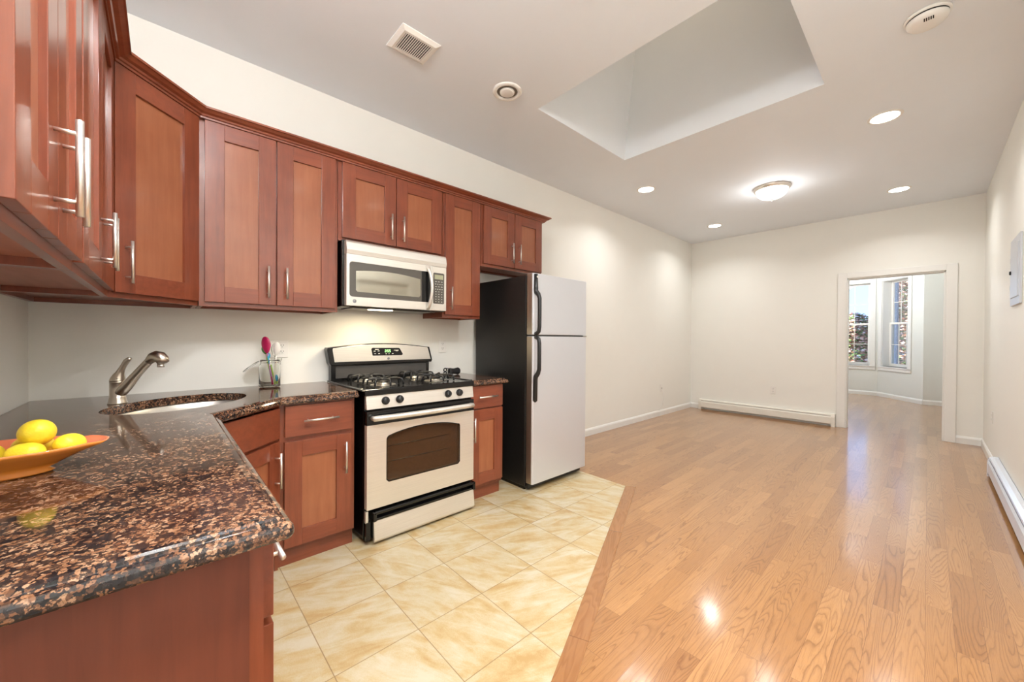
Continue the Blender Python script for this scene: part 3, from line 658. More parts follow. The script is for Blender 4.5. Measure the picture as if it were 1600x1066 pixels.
# diagonal corner cabinet
t = thing('corner_cabinet', 'diagonal one-door cherry corner wall cabinet over the sink', 'cabinet', (.2, .2, ZB), 'cherry wall cabinets')
m = MB(); pl = [(.003, .003), (.608, .003), (.608, .305), (.305, .608), (.003, .608)]
m.prism(pl, ZB+.022, ZT, 'cab'); TD = XD((.305, .608), (.608, .305))
LD = math.hypot(.303, .303)
m.T = TD; m.box(0, LD, -.02, 0, ZB, ZB+.022, 'cab_x'); m.T = Matrix(); m.box(.003, .608, .003, .02, ZB, ZB+.022, 'cab_x'); m.box(.003, .02, .003, .608, ZB, ZB+.022, 'cab_y')
m.box(.59, .608, .02, .29, ZB, ZB+.022, 'cab_y'); m.box(.02, .29, .59, .608, ZB, ZB+.022, 'cab_x'); m.build('cabinet_body', t)
d = shaker(TD, .012, LD-.012, 0, DZ0, DZ1, 'cab_x', t); pull(TD, LD-.052, .02, HZ, d)

# crown molding along the tops
def offset_path(pts, o, sign):
    P = [Vector(p) for p in pts]; out = []
    for i, p in enumerate(P):
        ns_ = []
        if i > 0: d = (P[i]-P[i-1]).normalized(); ns_.append(Vector((-d.y, d.x))*sign)
        if i < len(P)-1: d = (P[i+1]-P[i]).normalized(); ns_.append(Vector((-d.y, d.x))*sign)
        if len(ns_) == 1: n = ns_[0]; k = 1
        else: n = (ns_[0]+ns_[1]).normalized(); k = 1/n.dot(ns_[0])
        out.append(p+n*o*k)
    return out
def sweep(pts, prof, sign, mat, name):
    t = bmesh.new(); rows = []
    for o, z in prof: rows.append([t.verts.new((q.x, q.y, z)) for q in offset_path(pts, o, sign)])
    n = len(rows)
    for i in range(n):
        a, b = rows[i], rows[(i+1) % n]
        for k in range(len(pts)-1): t.faces.new((a[k], a[k+1], b[k+1], b[k]))
    t.faces.new([r[0] for r in rows]); t.faces.new([r[-1] for r in rows])
    bmesh.ops.recalc_face_normals(t, faces=t.faces[:])
    m = MB(); m.add(t, mat); return m.build(name)
o = sweep([(2.084, .003), (2.084, .307), (.609, .307), (.307, .609), (.307, 3.236), (.003, 3.236)],
          [(.0, 2.371), (.0225, 2.371), (.024, 2.380), (.032, 2.382), (.036, 2.390), (.050, 2.396), (.060, 2.404), (.064, 2.407), (.070, 2.408), (.070, 2.418), (.0, 2.418)], -1, 'cab_y', 'crown_molding')
tag(o, 'long stepped cherry crown molding along the tops of the wall cabinets', 'molding')

# base cabinets
BZ = .873; BD = .605
def base_body(m, u0, u1, rail, panelL=False):
    m.box(u0, u1, .003, BD, .095, BZ, 'cab')
    m.box(u0, u1, .003, .578, 0, .095, rail)
def drawer(T, u0, u1, z0, z1, rail, parent, hu=None, L=.18):
    d = shaker(T, u0, u1, BD, z0, z1, rail, parent, 'drawer', True)
    if hu is not None: pull(T, hu, BD+.02, (z0+z1)/2, d, False, L)
    return d
t = thing('base_cabinet', 'cherry base cabinet with one drawer and door left of the stove', 'cabinet', (0, 1.11, 0), 'cherry base cabinets')
m = MB(XW); base_body(m, .923, 1.31, 'cab_y'); m.build('cabinet_body', t)
drawer(XW, .946, 1.292, .696, .862, 'cab_y', t, 1.119); d = shaker(XW, .944, 1.289, BD, .108, .672, 'cab_y', t); pull(XW, 1.250, BD+.02, .54, d)
t = thing('base_cabinet', 'narrow cherry base cabinet with drawer and door between stove and fridge', 'cabinet', (0, 2.30, 0), 'cherry base cabinets')
m = MB(XW); base_body(m, 2.142, 2.468, 'cab_y'); m.build('cabinet_body', t)
drawer(XW, 2.146, 2.462, .700, .868, 'cab_y', t, 2.297); d = shaker(XW, 2.146, 2.462, BD, .122, .688, 'cab_y', t); pull(XW, 2.170, BD+.02, .546, d)
# sink cabinet on the diagonal
t = thing('sink_cabinet', 'diagonal cherry sink cabinet with a blank drawer front over a door', 'cabinet', (.55, .55, 0), 'cherry base cabinets')
q0, q1 = (BD, .921), (.921, BD); TS = XD(q0, q1); LS = math.hypot(q1[0]-q0[0], q1[1]-q0[1])
m = MB(TS); m.box(0, .03, -.02, 0, .095, BZ, 'cab'); m.box(LS-.03, LS, -.02, 0, .095, BZ, 'cab'); m.box(.03, LS-.03, -.02, 0, .862, BZ, 'cab_x'); m.box(.03, LS-.03, -.02, 0, .675, .695, 'cab_x'); m.box(.03, LS-.03, -.02, 0, .095, .115, 'cab_x'); m.box(-.02, LS+.02, -.055, -.035, 0, .095, 'cab_x')
m.T = Matrix(); m.box(.003, .60, .902, .919, .0, BZ, 'cab'); m.box(.902, .919, .003, .60, .0, BZ, 'cab'); m.build('cabinet_body', t)
shaker(TS, .018, LS-.018, 0, .700, .858, 'cab_x', t, 'drawer_front', True); d = shaker(TS, .018, LS-.018, 0, .110, .684, 'cab_x', t, st=.078); pull(TS, .057, .02, .545, d)
# return run
t = thing('base_cabinet', 'wide two-door cherry base cabinet under the long counter beside the sink cabinet', 'cabinet', (1.3, .3, 0), 'cherry base cabinets')
m = MB(XR); base_body(m, -1.68, -.923, 'cab_x'); m.build('cabinet_body', t)
drawer(XR, -1.665, -1.31, .700, .862, 'cab_x', t, -1.487); drawer(XR, -1.295, -.94, .700, .862, 'cab_x', t, -1.12)
d = shaker(XR, -1.665, -1.31, BD, .108, .684, 'cab_x', t); pull(XR, -1.35, BD+.02, .545, d); d = shaker(XR, -1.295, -.94, BD, .108, .684, 'cab_x', t); pull(XR, -1.255, BD+.02, .545, d)
t = thing('base_cabinet', 'nearest cherry base cabinet with a plain end panel under the counter end', 'cabinet', (1.9, .3, 0), 'cherry base cabinets')
m = MB(XR); m.box(-2.10, -1.683, .003, BD, .095, BZ, 'cab'); m.box(-2.10, -1.683, .003, .53, 0, .095, 'cab_x'); m.build('cabinet_body', t)
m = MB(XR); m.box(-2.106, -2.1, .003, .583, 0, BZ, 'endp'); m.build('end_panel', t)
d = drawer(XR, -2.078, -1.70, .708, .862, 'cab_x', t); pull(XR, -1.905, BD+.02, .768, d, False, .18); d = shaker(XR, -2.078, -1.70, BD, .108, .694, 'cab_x', t); pull(XR, -1.74, BD+.02, .58, d)

# ------------------------------------------------------------------ countertops
CT, CB = .914, .8745
SU, SHU, SHW, SW0 = .735, .215, .305, -.03
def sink_loop(k=1.0, n=56):
    P = []
    for i in range(n):
        a = 2*PI*i/n; u = SU+SHU*k*math.cos(a); w_ = SW0+SHW*k*math.sin(a); P.append(((u+w_)/2**.5, (u-w_)/2**.5))
    return P
def counter(name, front, wall, hole=None, corner=None):
    """front: nose path, wall: remaining points closing the outline"""
    prof = [(.012, CB), (.004, CB+.002), (.0005, CB+.007), (.0, CB+.014), (.0015, CB+.021), (.006, CB+.0265), (.012, CB+.0285), (.0165, CB+.0292), (.018, CB+.0305), (.0195, CB+.0345), (.024, CB+.0375), (.032, CB+.0388), (.036, CT)]
    t = bmesh.new(); rows = []
    A = [Vector(p) for p in front]
    area2 = sum(a[0]*b[1]-b[0]*a[1] for a, b in zip(front+wall, front[1:]+wall+front[:1])); sg = 1 if area2 > 0 else -1
    for o, z in prof:
        r = offset_path(front, o, sg)
        if corner is not None:      # round the outer corner, mitre the inner steps
            k, rad = corner; q = r[k]; rr = max(rad-o, .0006)
            r = r[:k] + [Vector((q.x-rr+rr*math.cos(a), q.y-rr+rr*math.sin(a))) for a in [PI/2*(1-j/6) for j in range(7)]] + r[k+1:]
        rows.append([t.verts.new((q.x, q.y, z)) for q in r] + [t.verts.new((*q, z)) for q in wall])
    n = len(rows[0])
    for a, b in zip(rows, rows[1:]):
        for i in range(n):
            j = (i+1) % n; f = t.faces.new((a[i], a[j], b[j], b[i]))
    for row, z in ((rows[0], CB), (rows[-1], CT)):
        if hole is None: t.faces.new(row); continue
        es = [t.edges.get((row[i], row[(i+1) % n])) or t.edges.new((row[i], row[(i+1) % n])) for i in range(n)]
        hv = [t.verts.new((*p, z)) for p in hole]; es += [t.edges.new((hv[i], hv[(i+1) % len(hv)])) for i in range(len(hv))]
        bmesh.ops.triangle_fill(t, use_beauty=True, use_dissolve=False, edges=es)
        if z == CB: h0 = hv
        else:
            for i in range(len(hv)): t.faces.new((h0[i], h0[(i+1) % len(hv)], hv[(i+1) % len(hv)], hv[i]))
    bmesh.ops.recalc_face_normals(t, faces=t.faces[:])
    m = MB(); m.add(t, 'granite'); return m.build(name)
import math as _m
def arc(cx, cy, r, a0, a1, n=6): return [(cx+r*math.cos(math.radians(a0+(a1-a0)*k/n)), cy+r*math.sin(math.radians(a0+(a1-a0)*k/n))) for k in range(n+1)]
o = counter('countertop', [(.655, 1.319), (.655, .926), (.947, .645), (2.154, .645), (2.154, .004)], [(.002, .004), (.002, 1.319)], sink_loop(), (3, .016))
tag(origin(o, (1, .4, CB)), 'long polished brown granite countertop with sink cutout and stepped edge', 'countertop')
o = counter('countertop', [(.655, 2.139), (.655, 2.495), (.002, 2.495)][::-1], [(.002, 2.139)][::-1])
tag(origin(o, (.3, 2.3, CB)), 'small brown granite countertop between the stove and fridge', 'countertop')

# sink
t = thing('sink', 'oval undermount stainless steel sink in the corner of the granite counter', 'sink', (.5, .54, .70))
b_ = bmesh.new(); rows = []
for k, z in ((1.10, CB-.001), (1.02, CB-.001), (1.0, CB-.006), (.985, .80), (.95, .735), (.86, .712), (.5, .704), (.12, .700)):
    rows.append([b_.verts.new((*p, z)) for p in sink_loop(k)])
for a, b in zip(rows, rows[1:]):
    for i in range(len(a)): b_.faces.new((a[i], a[(i+1) % len(a)], b[(i+1) % len(a)], b[i]))
b_.faces.new(rows[-1]); bmesh.ops.recalc_face_normals(b_, faces=b_.faces[:])
m = MB(); m.add(b_, 'sinksteel', True); m.build('basin', t)
sc = ((SU+SW0)/2**.5, (SU-SW0)/2**.5)
m = MB(); m.lathe([(0, .002), (.03, .002), (.04, .004), (.043, .001)], (*sc, .700), 'chrome', 28, cap=False); m.build('drain', t)

# faucet
FX, FYy = .358, .318; dd = Vector((.70, .71, 0)).normalized()
t = thing('faucet', 'satin nickel single-lever kitchen faucet standing behind the sink', 'faucet', (FX, FYy, CT))
base = Vector((FX, FYy, CT))
m = MB(); m.lathe([(0, 0), (.034, 0), (.034, .004), (.031, .010), (.029, .028), (.0285, .03), (.0275, .031), (.0275, .098), (.0285, .100), (.0285, .102), (.027, .104), (0, .104)], base, 'nickel_dark', 36, cap=False); m.build('faucet_body', t)
def P3(r, z): return base + dd*r + Vector((0, 0, z))
m = MB(); m.tube([P3(.0, .050), P3(.02, .058), P3(.045, .083), P3(.095, .140), P3(.15, .197), P3(.162, .207)], [.024, .024, .022, .0175, .0165, .018], 'nickel_dark', 20); m.build('spout', t)
m = MB(); m.tube([P3(.150, .196), P3(.160, .206), P3(.172, .215), P3(.188, .220), P3(.203, .217), P3(.214, .207), P3(.220, .193), P3(.2215, .188)], [.0165, .020, .0245, .027, .027, .0255, .022, .012], 'nickel_dark', 20)
m.lathe([(0, 0), (.013, 0), (.013, .014), (.0, .014)], P3(.208, .171), 'nickel', 18, cap=False); m.build('spray_head', t)
m = MB(); m.tube([P3(0, .103), P3(.001, .113), P3(.006, .128), P3(.012, .142), P3(.020, .160), P3(.030, .178), P3(.043, .198), P3(.056, .208), P3(.064, .209)], [.0275, .026, .0215, .0155, .0115, .0105, .011, .0095, .005], 'nickel_dark', 18, flat=1.05)
m.lathe([(0, 0), (.0035, 0), (.0035, .002), (0, .002)], P3(.018, .117)+Vector((.012, -.012, 0)), 'dark', 10); m.build('lever_handle', t)

# ------------------------------------------------------------------ range
RY0, RY1 = 1.345, 2.119; RM = (RY0+RY1)/2
t = thing('stove', 'stainless steel and black gas stove with oven between the base cabinets', 'stove', (.35, RM, 0))
m = MB(); m.box(.03, .655, RY0, RY1, .03, .885, 'black', .004)
m.box(.655, .668, RY0, RY1, .15, .885, 'black')
m.box(.655, .690, RY0+.004, RY0+.03, .03, .14, 'black'); m.box(.655, .690, RY1-.03, RY1-.004, .03, .14, 'black'); m.box(.6, .668, RY0+.004, RY1-.004, .03, .15, 'black')
m.box(.668, .690, RY0+.002, RY0+.018, .135, .205, 'steel', .002)
m.build('oven_body', t)
for yy in (RY0+.04, RY1-.06):
    for xx in (.60, .12):
        m = MB(); m.lathe([(0, 0), (.014, 0), (.014, .012), (.009, .014), (.009, .032), (0, .032)], (xx, yy, .0), 'blackplastic', 14, cap=False); m.build('foot', t)
# cooktop tray
m = MB(); c0, c1 = 1.322, 2.134
m.box(.055, .695, c0, c1, .9155, .919, 'black', .0015); m.box(.662, .7, RY0-.008, RY1+.006, .884, .922, 'black', .006)
for (a0, a1, b0, b1) in ((.06, .665, c0, c0+.02), (.06, .665, c1-.02, c1)): m.box(a0, a1, b0, b1, .9165, .926, 'black', .004)
m.box(.03, .67, RY0, RY1, .884, .917, 'black')
m.build('cooktop', t)
for yy in (1.535, 1.925):
    for xx in (.22, .50):
        m = MB(); m.lathe([(0, 0), (.075, 0), (.082, .002), (.075, .006), (.05, .004), (.045, .006), (.045, .014), (.038, .018), (.0, .019)], (xx, yy, .919), 'burnerbowl', 28, cap=False)
        m.lathe([(0, .018), (.034, .018), (.036, .022), (.030, .027), (0, .028)], (xx, yy, .919), 'castiron', 24, cap=False); m.build('burner', t)
        # separate square grate with four hooped arms
        m = MB(); R_ = .105; zt = .962; rr = .0065
        m.tube([(xx+.05*math.cos(a), yy+.05*math.sin(a), zt-.002) for a in [2*PI*k/20 for k in range(20)]], .0045, 'castiron', 8, True)
        for k in range(4):
            a = PI/4+PI/2*k; ca, sa = math.cos(a), math.sin(a)
            m.tube([(xx+ca*.030, yy+sa*.030, zt), (xx+ca*.112, yy+sa*.112, zt+.003), (xx+ca*.124, yy+sa*.124, zt-.001), (xx+ca*.130, yy+sa*.130, zt-.012), (xx+ca*.134, yy+sa*.134, .9235)], rr, 'castiron', 8)
        for k in range(4):
            a = PI/2*k; ca, sa = math.cos(a), math.sin(a)
            m.tube([(xx+ca*.045, yy+sa*.045, zt-.001), (xx+ca*.095, yy+sa*.095, zt), (xx+ca*.103, yy+sa*.103, zt-.006), (xx+ca*.108, yy+sa*.108, .9235)], rr, 'castiron', 8)
        m.build('grate', t)
# slanted control panel
m = MB(); m.prism([(.668, .806), (.702, .806), (.690, .884), (.668, .884)], RY0+.002, RY1-.002, 'steel', 'xz', .0015); cp = m.build('control_panel', t)
for yy in (1.462, 1.553, 1.904, 1.996):
    kx = Matrix.Rotation(-.15, 4, 'Y')
    m = MB(); m.lathe([(0, 0), (.024, 0), (.025, .006), (.021, .010), (.019, .022), (.017, .025), (0, .0255)], (.695, yy, .848), 'blackplastic', 28, 'x', X=kx, cap=False)
    m.box(.004, .029, -.0045, .0045, -.021, .021, 'blackplastic', .003, X=Matrix.Translation((.695, yy, .848)) @ kx); m.build('knob', t)
# oven door
m = MB(); dx0, dx1 = .670, .705
win = [(1.476, .372), (1.491, .357), (1.992, .357), (2.007, .372), (2.007, .620)]
win += [(2.000, .634)] + [(1.985-.494*k/12, .637+.033*math.sin(PI*k/12)**.8) for k in range(13)] + [(1.482, .630), (1.476, .618)]
win = [(RM+(a-1.7415)*1.0, b) for a, b in win]
outer = rrect(RY0+.002, RY1-.002, .217, .712, .004, 2)
m.ring_prism(outer, win, dx0, dx1, 'steel')
m.box(dx0, dx1+.001, RY0+.001, RY1-.001, .712, .792, 'black', .003); od = m.build('oven_door', t)
m = MB(); m.prism(win, dx1-.012, dx1-.009, 'ovenglass', 'yz'); m.build('oven_window', od)
m = MB(); m.ring_prism([(RM+(a-RM)*1.004, .5+(b-.5)*1.006) for a, b in win], [(RM+(a-RM)*.985, .505+(b-.505)*.97) for a, b in win], dx1-.002, dx1+.0012, 'black'); m.build('window_rim', od)
m = MB(); hz = .755; hp = []
for k in range(15):
    q = k/14; yy = RY0+.035+(RY1-RY0-.07)*q; hp.append((.735+.016*math.sin(PI*q), yy, hz))
hp = [(.703, RY0+.034, hz)] + hp + [(.703, RY1-.034, hz)]
m.tube(hp, [.013]+[.0165]*15+[.013], 'steel', 16); m.build('oven_handle', od)
# oven inside
m = MB(); y0, y1, z0, z1 = 1.42, 2.05, .30, .68
m.quad([(.40, y0, z0), (.40, y1, z0), (.40, y1, z1), (.40, y0, z1)], 'oveninside'); m.quad([(.40, y0, z0), (.668, y0, z0), (.668, y0, z1), (.40, y0, z1)], 'oveninside'); m.quad([(.40, y1, z0), (.668, y1, z0), (.668, y1, z1), (.40, y1, z1)], 'oveninside')
m.quad([(.40, y0, z0), (.668, y0, z0), (.668, y1, z0), (.40, y1, z0)], 'oveninside'); m.quad([(.40, y0, z1), (.668, y0, z1), (.668, y1, z1), (.40, y1, z1)], 'oveninside'); cav = None
# (the body box hides the cavity, so the racks sit just behind the glass)
m.bm.free()
m = MB(); m.box(.6685, .6695, 1.45, 2.03, .33, .69, 'oveninside'); m.build('oven_liner', od)
m = MB()
for z in (.47, .565): m.tube([(.676, 1.47, z), (.676, 1.93, z)], .0022, 'chrome', 8)
m.build('oven_rack', od)
# drawer
m = MB(); m.prism([(.690, .020), (.708, .018), (.716, .032), (.702, .142), (.690, .142)], RY0+.045, RY1+.002, 'steel', 'xz', .002)
dr = m.build('warming_drawer', t)
m = MB(); m.box(.668, .718, RY0+.040, RY1+.006, .182, .198, 'black', .005); m.box(.668, .708, RY0+.040, RY1+.006, .142, .158, 'black', .004); m.box(.668, .682, RY0+.042, RY1+.004, .15, .19, 'black')
m.box(.668, .718, RY0+.038, RY0+.058, .142, .198, 'black', .004); m.box(.668, .718, RY1-.012, RY1+.008, .142, .198, 'black', .004); m.box(.655, .69, RY0+.05, RY1-.004, .03, .142, 'black'); m.build('drawer_handle', dr)
# backguard
m = MB()
def bgp(q, top=True):
    y = 1.322+.818*q; return y
topc = [(1.318+.79*k/20, 1.150+.034*math.sin(PI*(k/20*.93+.04))) for k in range(21)]
out_ = [(1.341, 1.026), (1.330, 1.045), (1.314, 1.140)] + topc + [(2.116, 1.152), (2.145, 1.045), (2.136, 1.028)]
m.prism(out_, .012, .088, 'black', 'yz', .006); m.box(.012, .07, 1.345, 2.122, .915, 1.03, 'black', .003)
m.box(.068, .0725, 1.375, 2.095, .935, 1.022, 'greyenamel', .002); m.build('backguard', t)
fp = [(1.362, 1.052), (1.348, 1.140)] + [(1.352+.742*k/20, 1.147+.030*math.sin(PI*(k/20*.93+.04))) for k in range(21)] + [(2.100, 1.142), (2.126, 1.052)]
m = MB(); m.prism(fp, .088, .0905, 'steel', 'yz', .001); fpo = m.build('fascia', t)
dp = [(1.633, 1.092), (1.622, 1.140), (1.630, 1.151), (1.842, 1.148), (1.852, 1.139), (1.876, 1.098), (1.866, 1.090)]
m = MB(); m.prism(dp, .0905, .092, 'black', 'yz'); disp = m.build('control_display', t)
m = MB()
SEG = {'2': 'abged', '0': 'abcdef', '5': 'afgcd'}
def seg7(ch, y, z, w_, h):
    th = h*.13; L = {'a': (y, y+w_, z+h-th, z+h), 'g': (y, y+w_, z+h/2-th/2, z+h/2+th/2), 'd': (y, y+w_, z, z+th), 'f': (y, y+th, z+h/2, z+h), 'b': (y+w_-th, y+w_, z+h/2, z+h), 'e': (y, y+th, z, z+h/2), 'c': (y+w_-th, y+w_, z, z+h/2)}
    for s_ in SEG[ch]: a0, a1, b0, b1 = L[s_]; m.box(.092, .0926, a0, a1, b0, b1, 'led')
for ch, yy in (('2', 1.728), ('5', 1.747), ('5', 1.762)): seg7(ch, yy, 1.116, .011, .019)
m.box(.092, .0926, 1.7415, 1.744, 1.120, 1.123, 'led'); m.box(.092, .0926, 1.7415, 1.744, 1.128, 1.131, 'led'); m.build('clock_digits', disp)
for yy, z, w_ in ((1.64, 1.125, .014), (1.672, 1.126, .014), (1.645, 1.106, .012), (1.676, 1.106, .011), (1.733, 1.103, .010), (1.757, 1.103, .008), (1.785, 1.104, .012), (1.815, 1.124, .02)):
    m = MB(); m.box(.092, .0924, yy, yy+w_, z-.0025, z+.0025, 'keys'); m.build('button', disp)
for yy, z, w_ in ((1.65, 1.138, .03), (1.80, 1.130, .04)):
    m = MB(); m.box(.092, .0924, yy, yy+w_, z-.0025, z+.0025, 'keys'); m.build('caption_print', disp)
def emblem(mb, c, r, ax='x'):
    mb.lathe([(0, 0), (r, 0), (r, .0015), (0, .0015)], c, 'panelgrey', 22, 'x', cap=False)
    mb.tube([(c[0]+.0016, c[1]+r*.82*math.cos(a), c[2]+r*.82*math.sin(a)) for a in [2*PI*k/20 for k in range(20)]], r*.08, 'blackplastic', 6, True)
    # interlaced script loops of the maker's roundel
    mb.tube([(c[0]+.0016, c[1]-r*.28+r*.26*math.cos(a), c[2]+r*.36*math.sin(a)) for a in [.6+5.2*k/12 for k in range(13)]], r*.07, 'blackplastic', 6)
    mb.tube([(c[0]+.0016, c[1]+r*.30+r*.24*math.cos(a), c[2]+r*.18+r*.2*math.sin(a)) for a in [.3+5*k/10 for k in range(11)]], r*.07, 'blackplastic', 6)
    mb.tube([(c[0]+.0016, c[1]+r*.30+r*.26*math.cos(a), c[2]-r*.2+r*.2*math.sin(a)) for a in [-4.6+4.4*k/10 for k in range(11)]], r*.07, 'blackplastic', 6)
m = MB(); emblem(m, (.0905, 1.757, 1.068), .010); m.build('emblem', fpo)

# ------------------------------------------------------------------ microwave
t = thing('microwave', 'stainless steel over-the-range microwave with dark door window', 'microwave', (.2, 1.70, 1.425))
MY0, MY1, MZ0, MZ1 = 1.334, 2.076, 1.430, 1.846
m = MB(); m.box(.003, .355, 1.322, 2.09, MZ0-.002, 1.858, 'black', .003); m.build('oven_body', t)
m = MB(); m.prism([(.355, 1.764), (.402, 1.764), (.408, 1.790), (.398, 1.838), (.388, 1.850), (.355, 1.850)], MY0, MY1, 'steel', 'xz', .001); m.build('top_grille', t)
m = MB(); YS = 1.952
wo_ = rrect(1.352, 1.90, 1.490, 1.716, .02, 4)
m.ring_prism(rrect(MY0, YS-.001, MZ0+.004, 1.7625, .004, 2), wo_, .357, .402, 'steel'); md = m.build('microwave_door', t)
tw = [(1.394+.464*k/16, 1.645+.030*math.sin(PI*(k/16*.75+.15))) for k in range(17)]
wi_ = [(1.404, 1.524), (1.394, 1.534)] + tw + [(1.858, 1.534), (1.848, 1.522)]
m = MB(); m.ring_prism(wo_, wi_, .388, .4005, 'mwframe'); m.build('window_frame', md)
m = MB(); m.prism(wi_, .396, .399, 'mwglass', 'yz'); m.build('window_glass', md)
m = MB(); m.box(.4, .4045, 1.866, 1.945, 1.49, 1.716, 'black', .002); m.build('dark_insert', md)
m = MB(); hp = [(.402, 1.915, 1.748)] + [(.41+.034*math.sin(PI*k/14)**.7, 1.915+.012*math.sin(PI*k/14), 1.745-.30*k/14) for k in range(15)] + [(.402, 1.916, 1.443)]
m.tube(hp, [.011]+[.0125]*15+[.011], 'steel', 14); m.build('door_handle', md)
m = MB(); m.box(.357, .402, YS+.001, MY1, MZ0+.004, 1.7625, 'steel', .002); cp = m.build('control_panel', t)
m = MB(); m.prism(rrect(1.962, 2.056, 1.484, 1.716, .009, 3), .402, .4035, 'mwframe', 'yz'); kp = m.build('keypad', t)
m = MB(); m.box(.4035, .4042, 1.972, 2.046, 1.668, 1.702, 'lcd'); m.build('display', kp)
for r_ in range(9):
    z = 1.650-.0188*r_; nc = 3 if r_ > 3 else (3 if r_ % 2 == 0 else 4)
    for c_ in range(nc):
        yy = 1.972+.075*(c_+.5)/nc; ww = .010 if r_ > 3 else .014*3/nc
        m = MB(); m.box(.4035, .4040, yy-ww/2, yy+ww/2, z-.0022, z+.0022, 'keys'); m.build('key', kp)
m = MB(); emblem(m, (.402, 1.384, 1.462), .012); m.build('emblem', md)
m = MB(); m.box(.10, .33, 1.40, 2.02, MZ0-.008, MZ0-.002, 'greyenamel', .002); m.build('filter_plate', t)
m = MB(); m.box(.27, .33, 1.52, 1.68, MZ0-.013, MZ0-.008, 'hoodlamp', .002); m.build('work_light', t)
area('bulb', (.30, 1.60, MZ0-.016), .16, HOOD_W, (1, .83, .56), t, (0, 0, PI/2), 'RECTANGLE', .06)

# ------------------------------------------------------------------ refrigerator
t = thing('refrigerator', 'two-door refrigerator with silver doors and black cabinet', 'refrigerator', (.4, 2.98, 0))
F0, F1, FX1 = 2.632, 3.33, .79
m = MB(); m.box(.05, .712, F0-.006, F1, .03, 1.735, 'blackmatt', .006); m.box(.06, .69, F0+.01, F1-.01, 0, .03, 'black'); m.box(.69, .735, F0+.01, F1-.01, .012, .055, 'blackplastic', .004)
m.box(.712, .722, F0+.01, F1-.01, .07, 1.73, 'blackplastic'); m.build('cabinet_body', t)
def fdoor(z0, z1, name):
    m = MB(); m.box(.722, .778, F0-.0012, F0+.002, z0+.003, z1-.003, 'steel_edge'); pr_ = [(.722, F0), (.777, F0), (.786, F0+.004), (.790, F0+.012), (.792, (F0+F1)/2), (.790, F1-.012), (.786, F1-.004), (.777, F1), (.722, F1)]
    m.prism(pr_, z0, z1, 'steel_v', 'xy', .004); return m.build(name, t)
d1 = fdoor(1.258, 1.748, 'freezer_door'); d2 = fdoor(.062, 1.245, 'refrigerator_door')
m = MB(); m.box(.718, .784, F0+.004, F1-.006, 1.246, 1.257, 'blackplastic'); m.build('door_gap_strip', t)
m = MB(); m.box(.74, .80, F1-.06, F1-.012, 1.2465, 1.2565, 'chrome', .002); m.build('hinge', t)
hy = F0+.022
m = MB(); m.tube([(.795, hy, 1.738), (.797, hy, 1.62), (.799, hy, 1.600), (.826, hy, 1.575), (.838, hy, 1.545), (.839, hy, 1.43), (.838, hy, 1.32), (.832, hy, 1.285), (.812, hy, 1.268), (.793, hy, 1.265)], [.018, .021, .021, .019, .0175, .017, .017, .017, .0165, .014], 'blackplastic', 14, flat=.85)
fh = m.build('door_handle', d1)
m = MB(); m.lathe([(0, 0), (.0075, 0), (.0075, .003), (0, .003)], (.8125, hy, 1.715), 'white', 16, 'x', cap=False); m.build('emblem', d1)
m = MB(); m.tube([(.793, hy, 1.238), (.812, hy, 1.236), (.832, hy, 1.222), (.838, hy, 1.19), (.839, hy, 1.08), (.838, hy, .985), (.828, hy, .955), (.802, hy, .925), (.797, hy, .90), (.795, hy, .735), (.793, hy, .722)], [.014, .0165, .017, .017, .017, .0175, .019, .021, .021, .021, .010], 'blackplastic', 14, flat=.85); m.build('door_handle', d2)

# ------------------------------------------------------------------ things on the counters
# bowl of lemons
BC = Vector((1.505, .188, CT)); BA = math.radians(78)
RB = Matrix.Translation(BC) @ Matrix.Rotation(BA, 4, 'Z')
t = bmesh.new(); n = 48; rows = []
def rimf(a):  # pointed boat outline with a scalloped lip
    c, s_ = math.cos(a), math.sin(a); e = abs(c)**1.0
    return c*(.182+.008*abs(c)**8), s_*.105*(1-.10*abs(c)**6), .062+.003*abs(c)**4 - .004*max(0, math.cos(6*a+.6))*(abs(c) > .55)
outer_p = [(0.0, .0), (.50, .0), (.53, .004), (.48, .010), (.60, .022), (.82, .044), (.95, .7), (1.0, 1.0), (.975, 1.0), (.93, .75), (.78, .052), (.55, .030), (.30, .020), (0.0, .018)]
for k, h in outer_p:
    row = []
    for i in range(n):
        a = 2*PI*i/n; x, y, zr = rimf(a)
        z = h if h < .5 else (.066*.70+(zr-.066*.70)*max(0, (h-.5)/.5)**.8 if h < 1 else zr)
        row.append(t.verts.new((x*k, y*k, z+.0005)))
    rows.append(row)
for a, b in zip(rows, rows[1:]):
    for i in range(n): t.faces.new((a[i], a[(i+1) % n], b[(i+1) % n], b[i]))
bmesh.ops.remove_doubles(t, verts=t.verts[:], dist=1e-5); bmesh.ops.recalc_face_normals(t, faces=t.faces[:])
inner_faces = []
m = MB(); mo = m.mi('orange'); mc = m.mi('coral'); X = RB
mp = {v: m.bm.verts.new(X @ v.co) for v in t.verts}
t.faces.ensure_lookup_table(); t.verts.ensure_lookup_table()
for f in t.faces:
    nf = m.bm.faces.new([mp[v] for v in f.verts]); nf.smooth = True
    c = f.calc_center_median(); nf.material_index = mc if f.normal.z > .15 and c.z > .017 else mo
t.free()
o = origin(m.build('fruit_bowl'), BC); tag(o, 'orange glazed boat-shaped bowl holding lemons on the granite counter', 'bowl')
def lemon_mesh():
    prof = []
    for k in range(19):
        q = -1+2*k/18; r = .030*max(0, 1-abs(q)**2.3)**.5
        if abs(q) > .86: r = max(r*.75, .030*.14*(1-(abs(q)-.86)/.14)+.0001) if abs(q) < 1 else 0
        prof.append((r, q*.041))
    m = MB(); m.lathe([(0 if i in (0, 18) else r, h) for i, (r, h) in enumerate(prof)], (0, 0, 0), 'lemon', 28, cap=False); return m
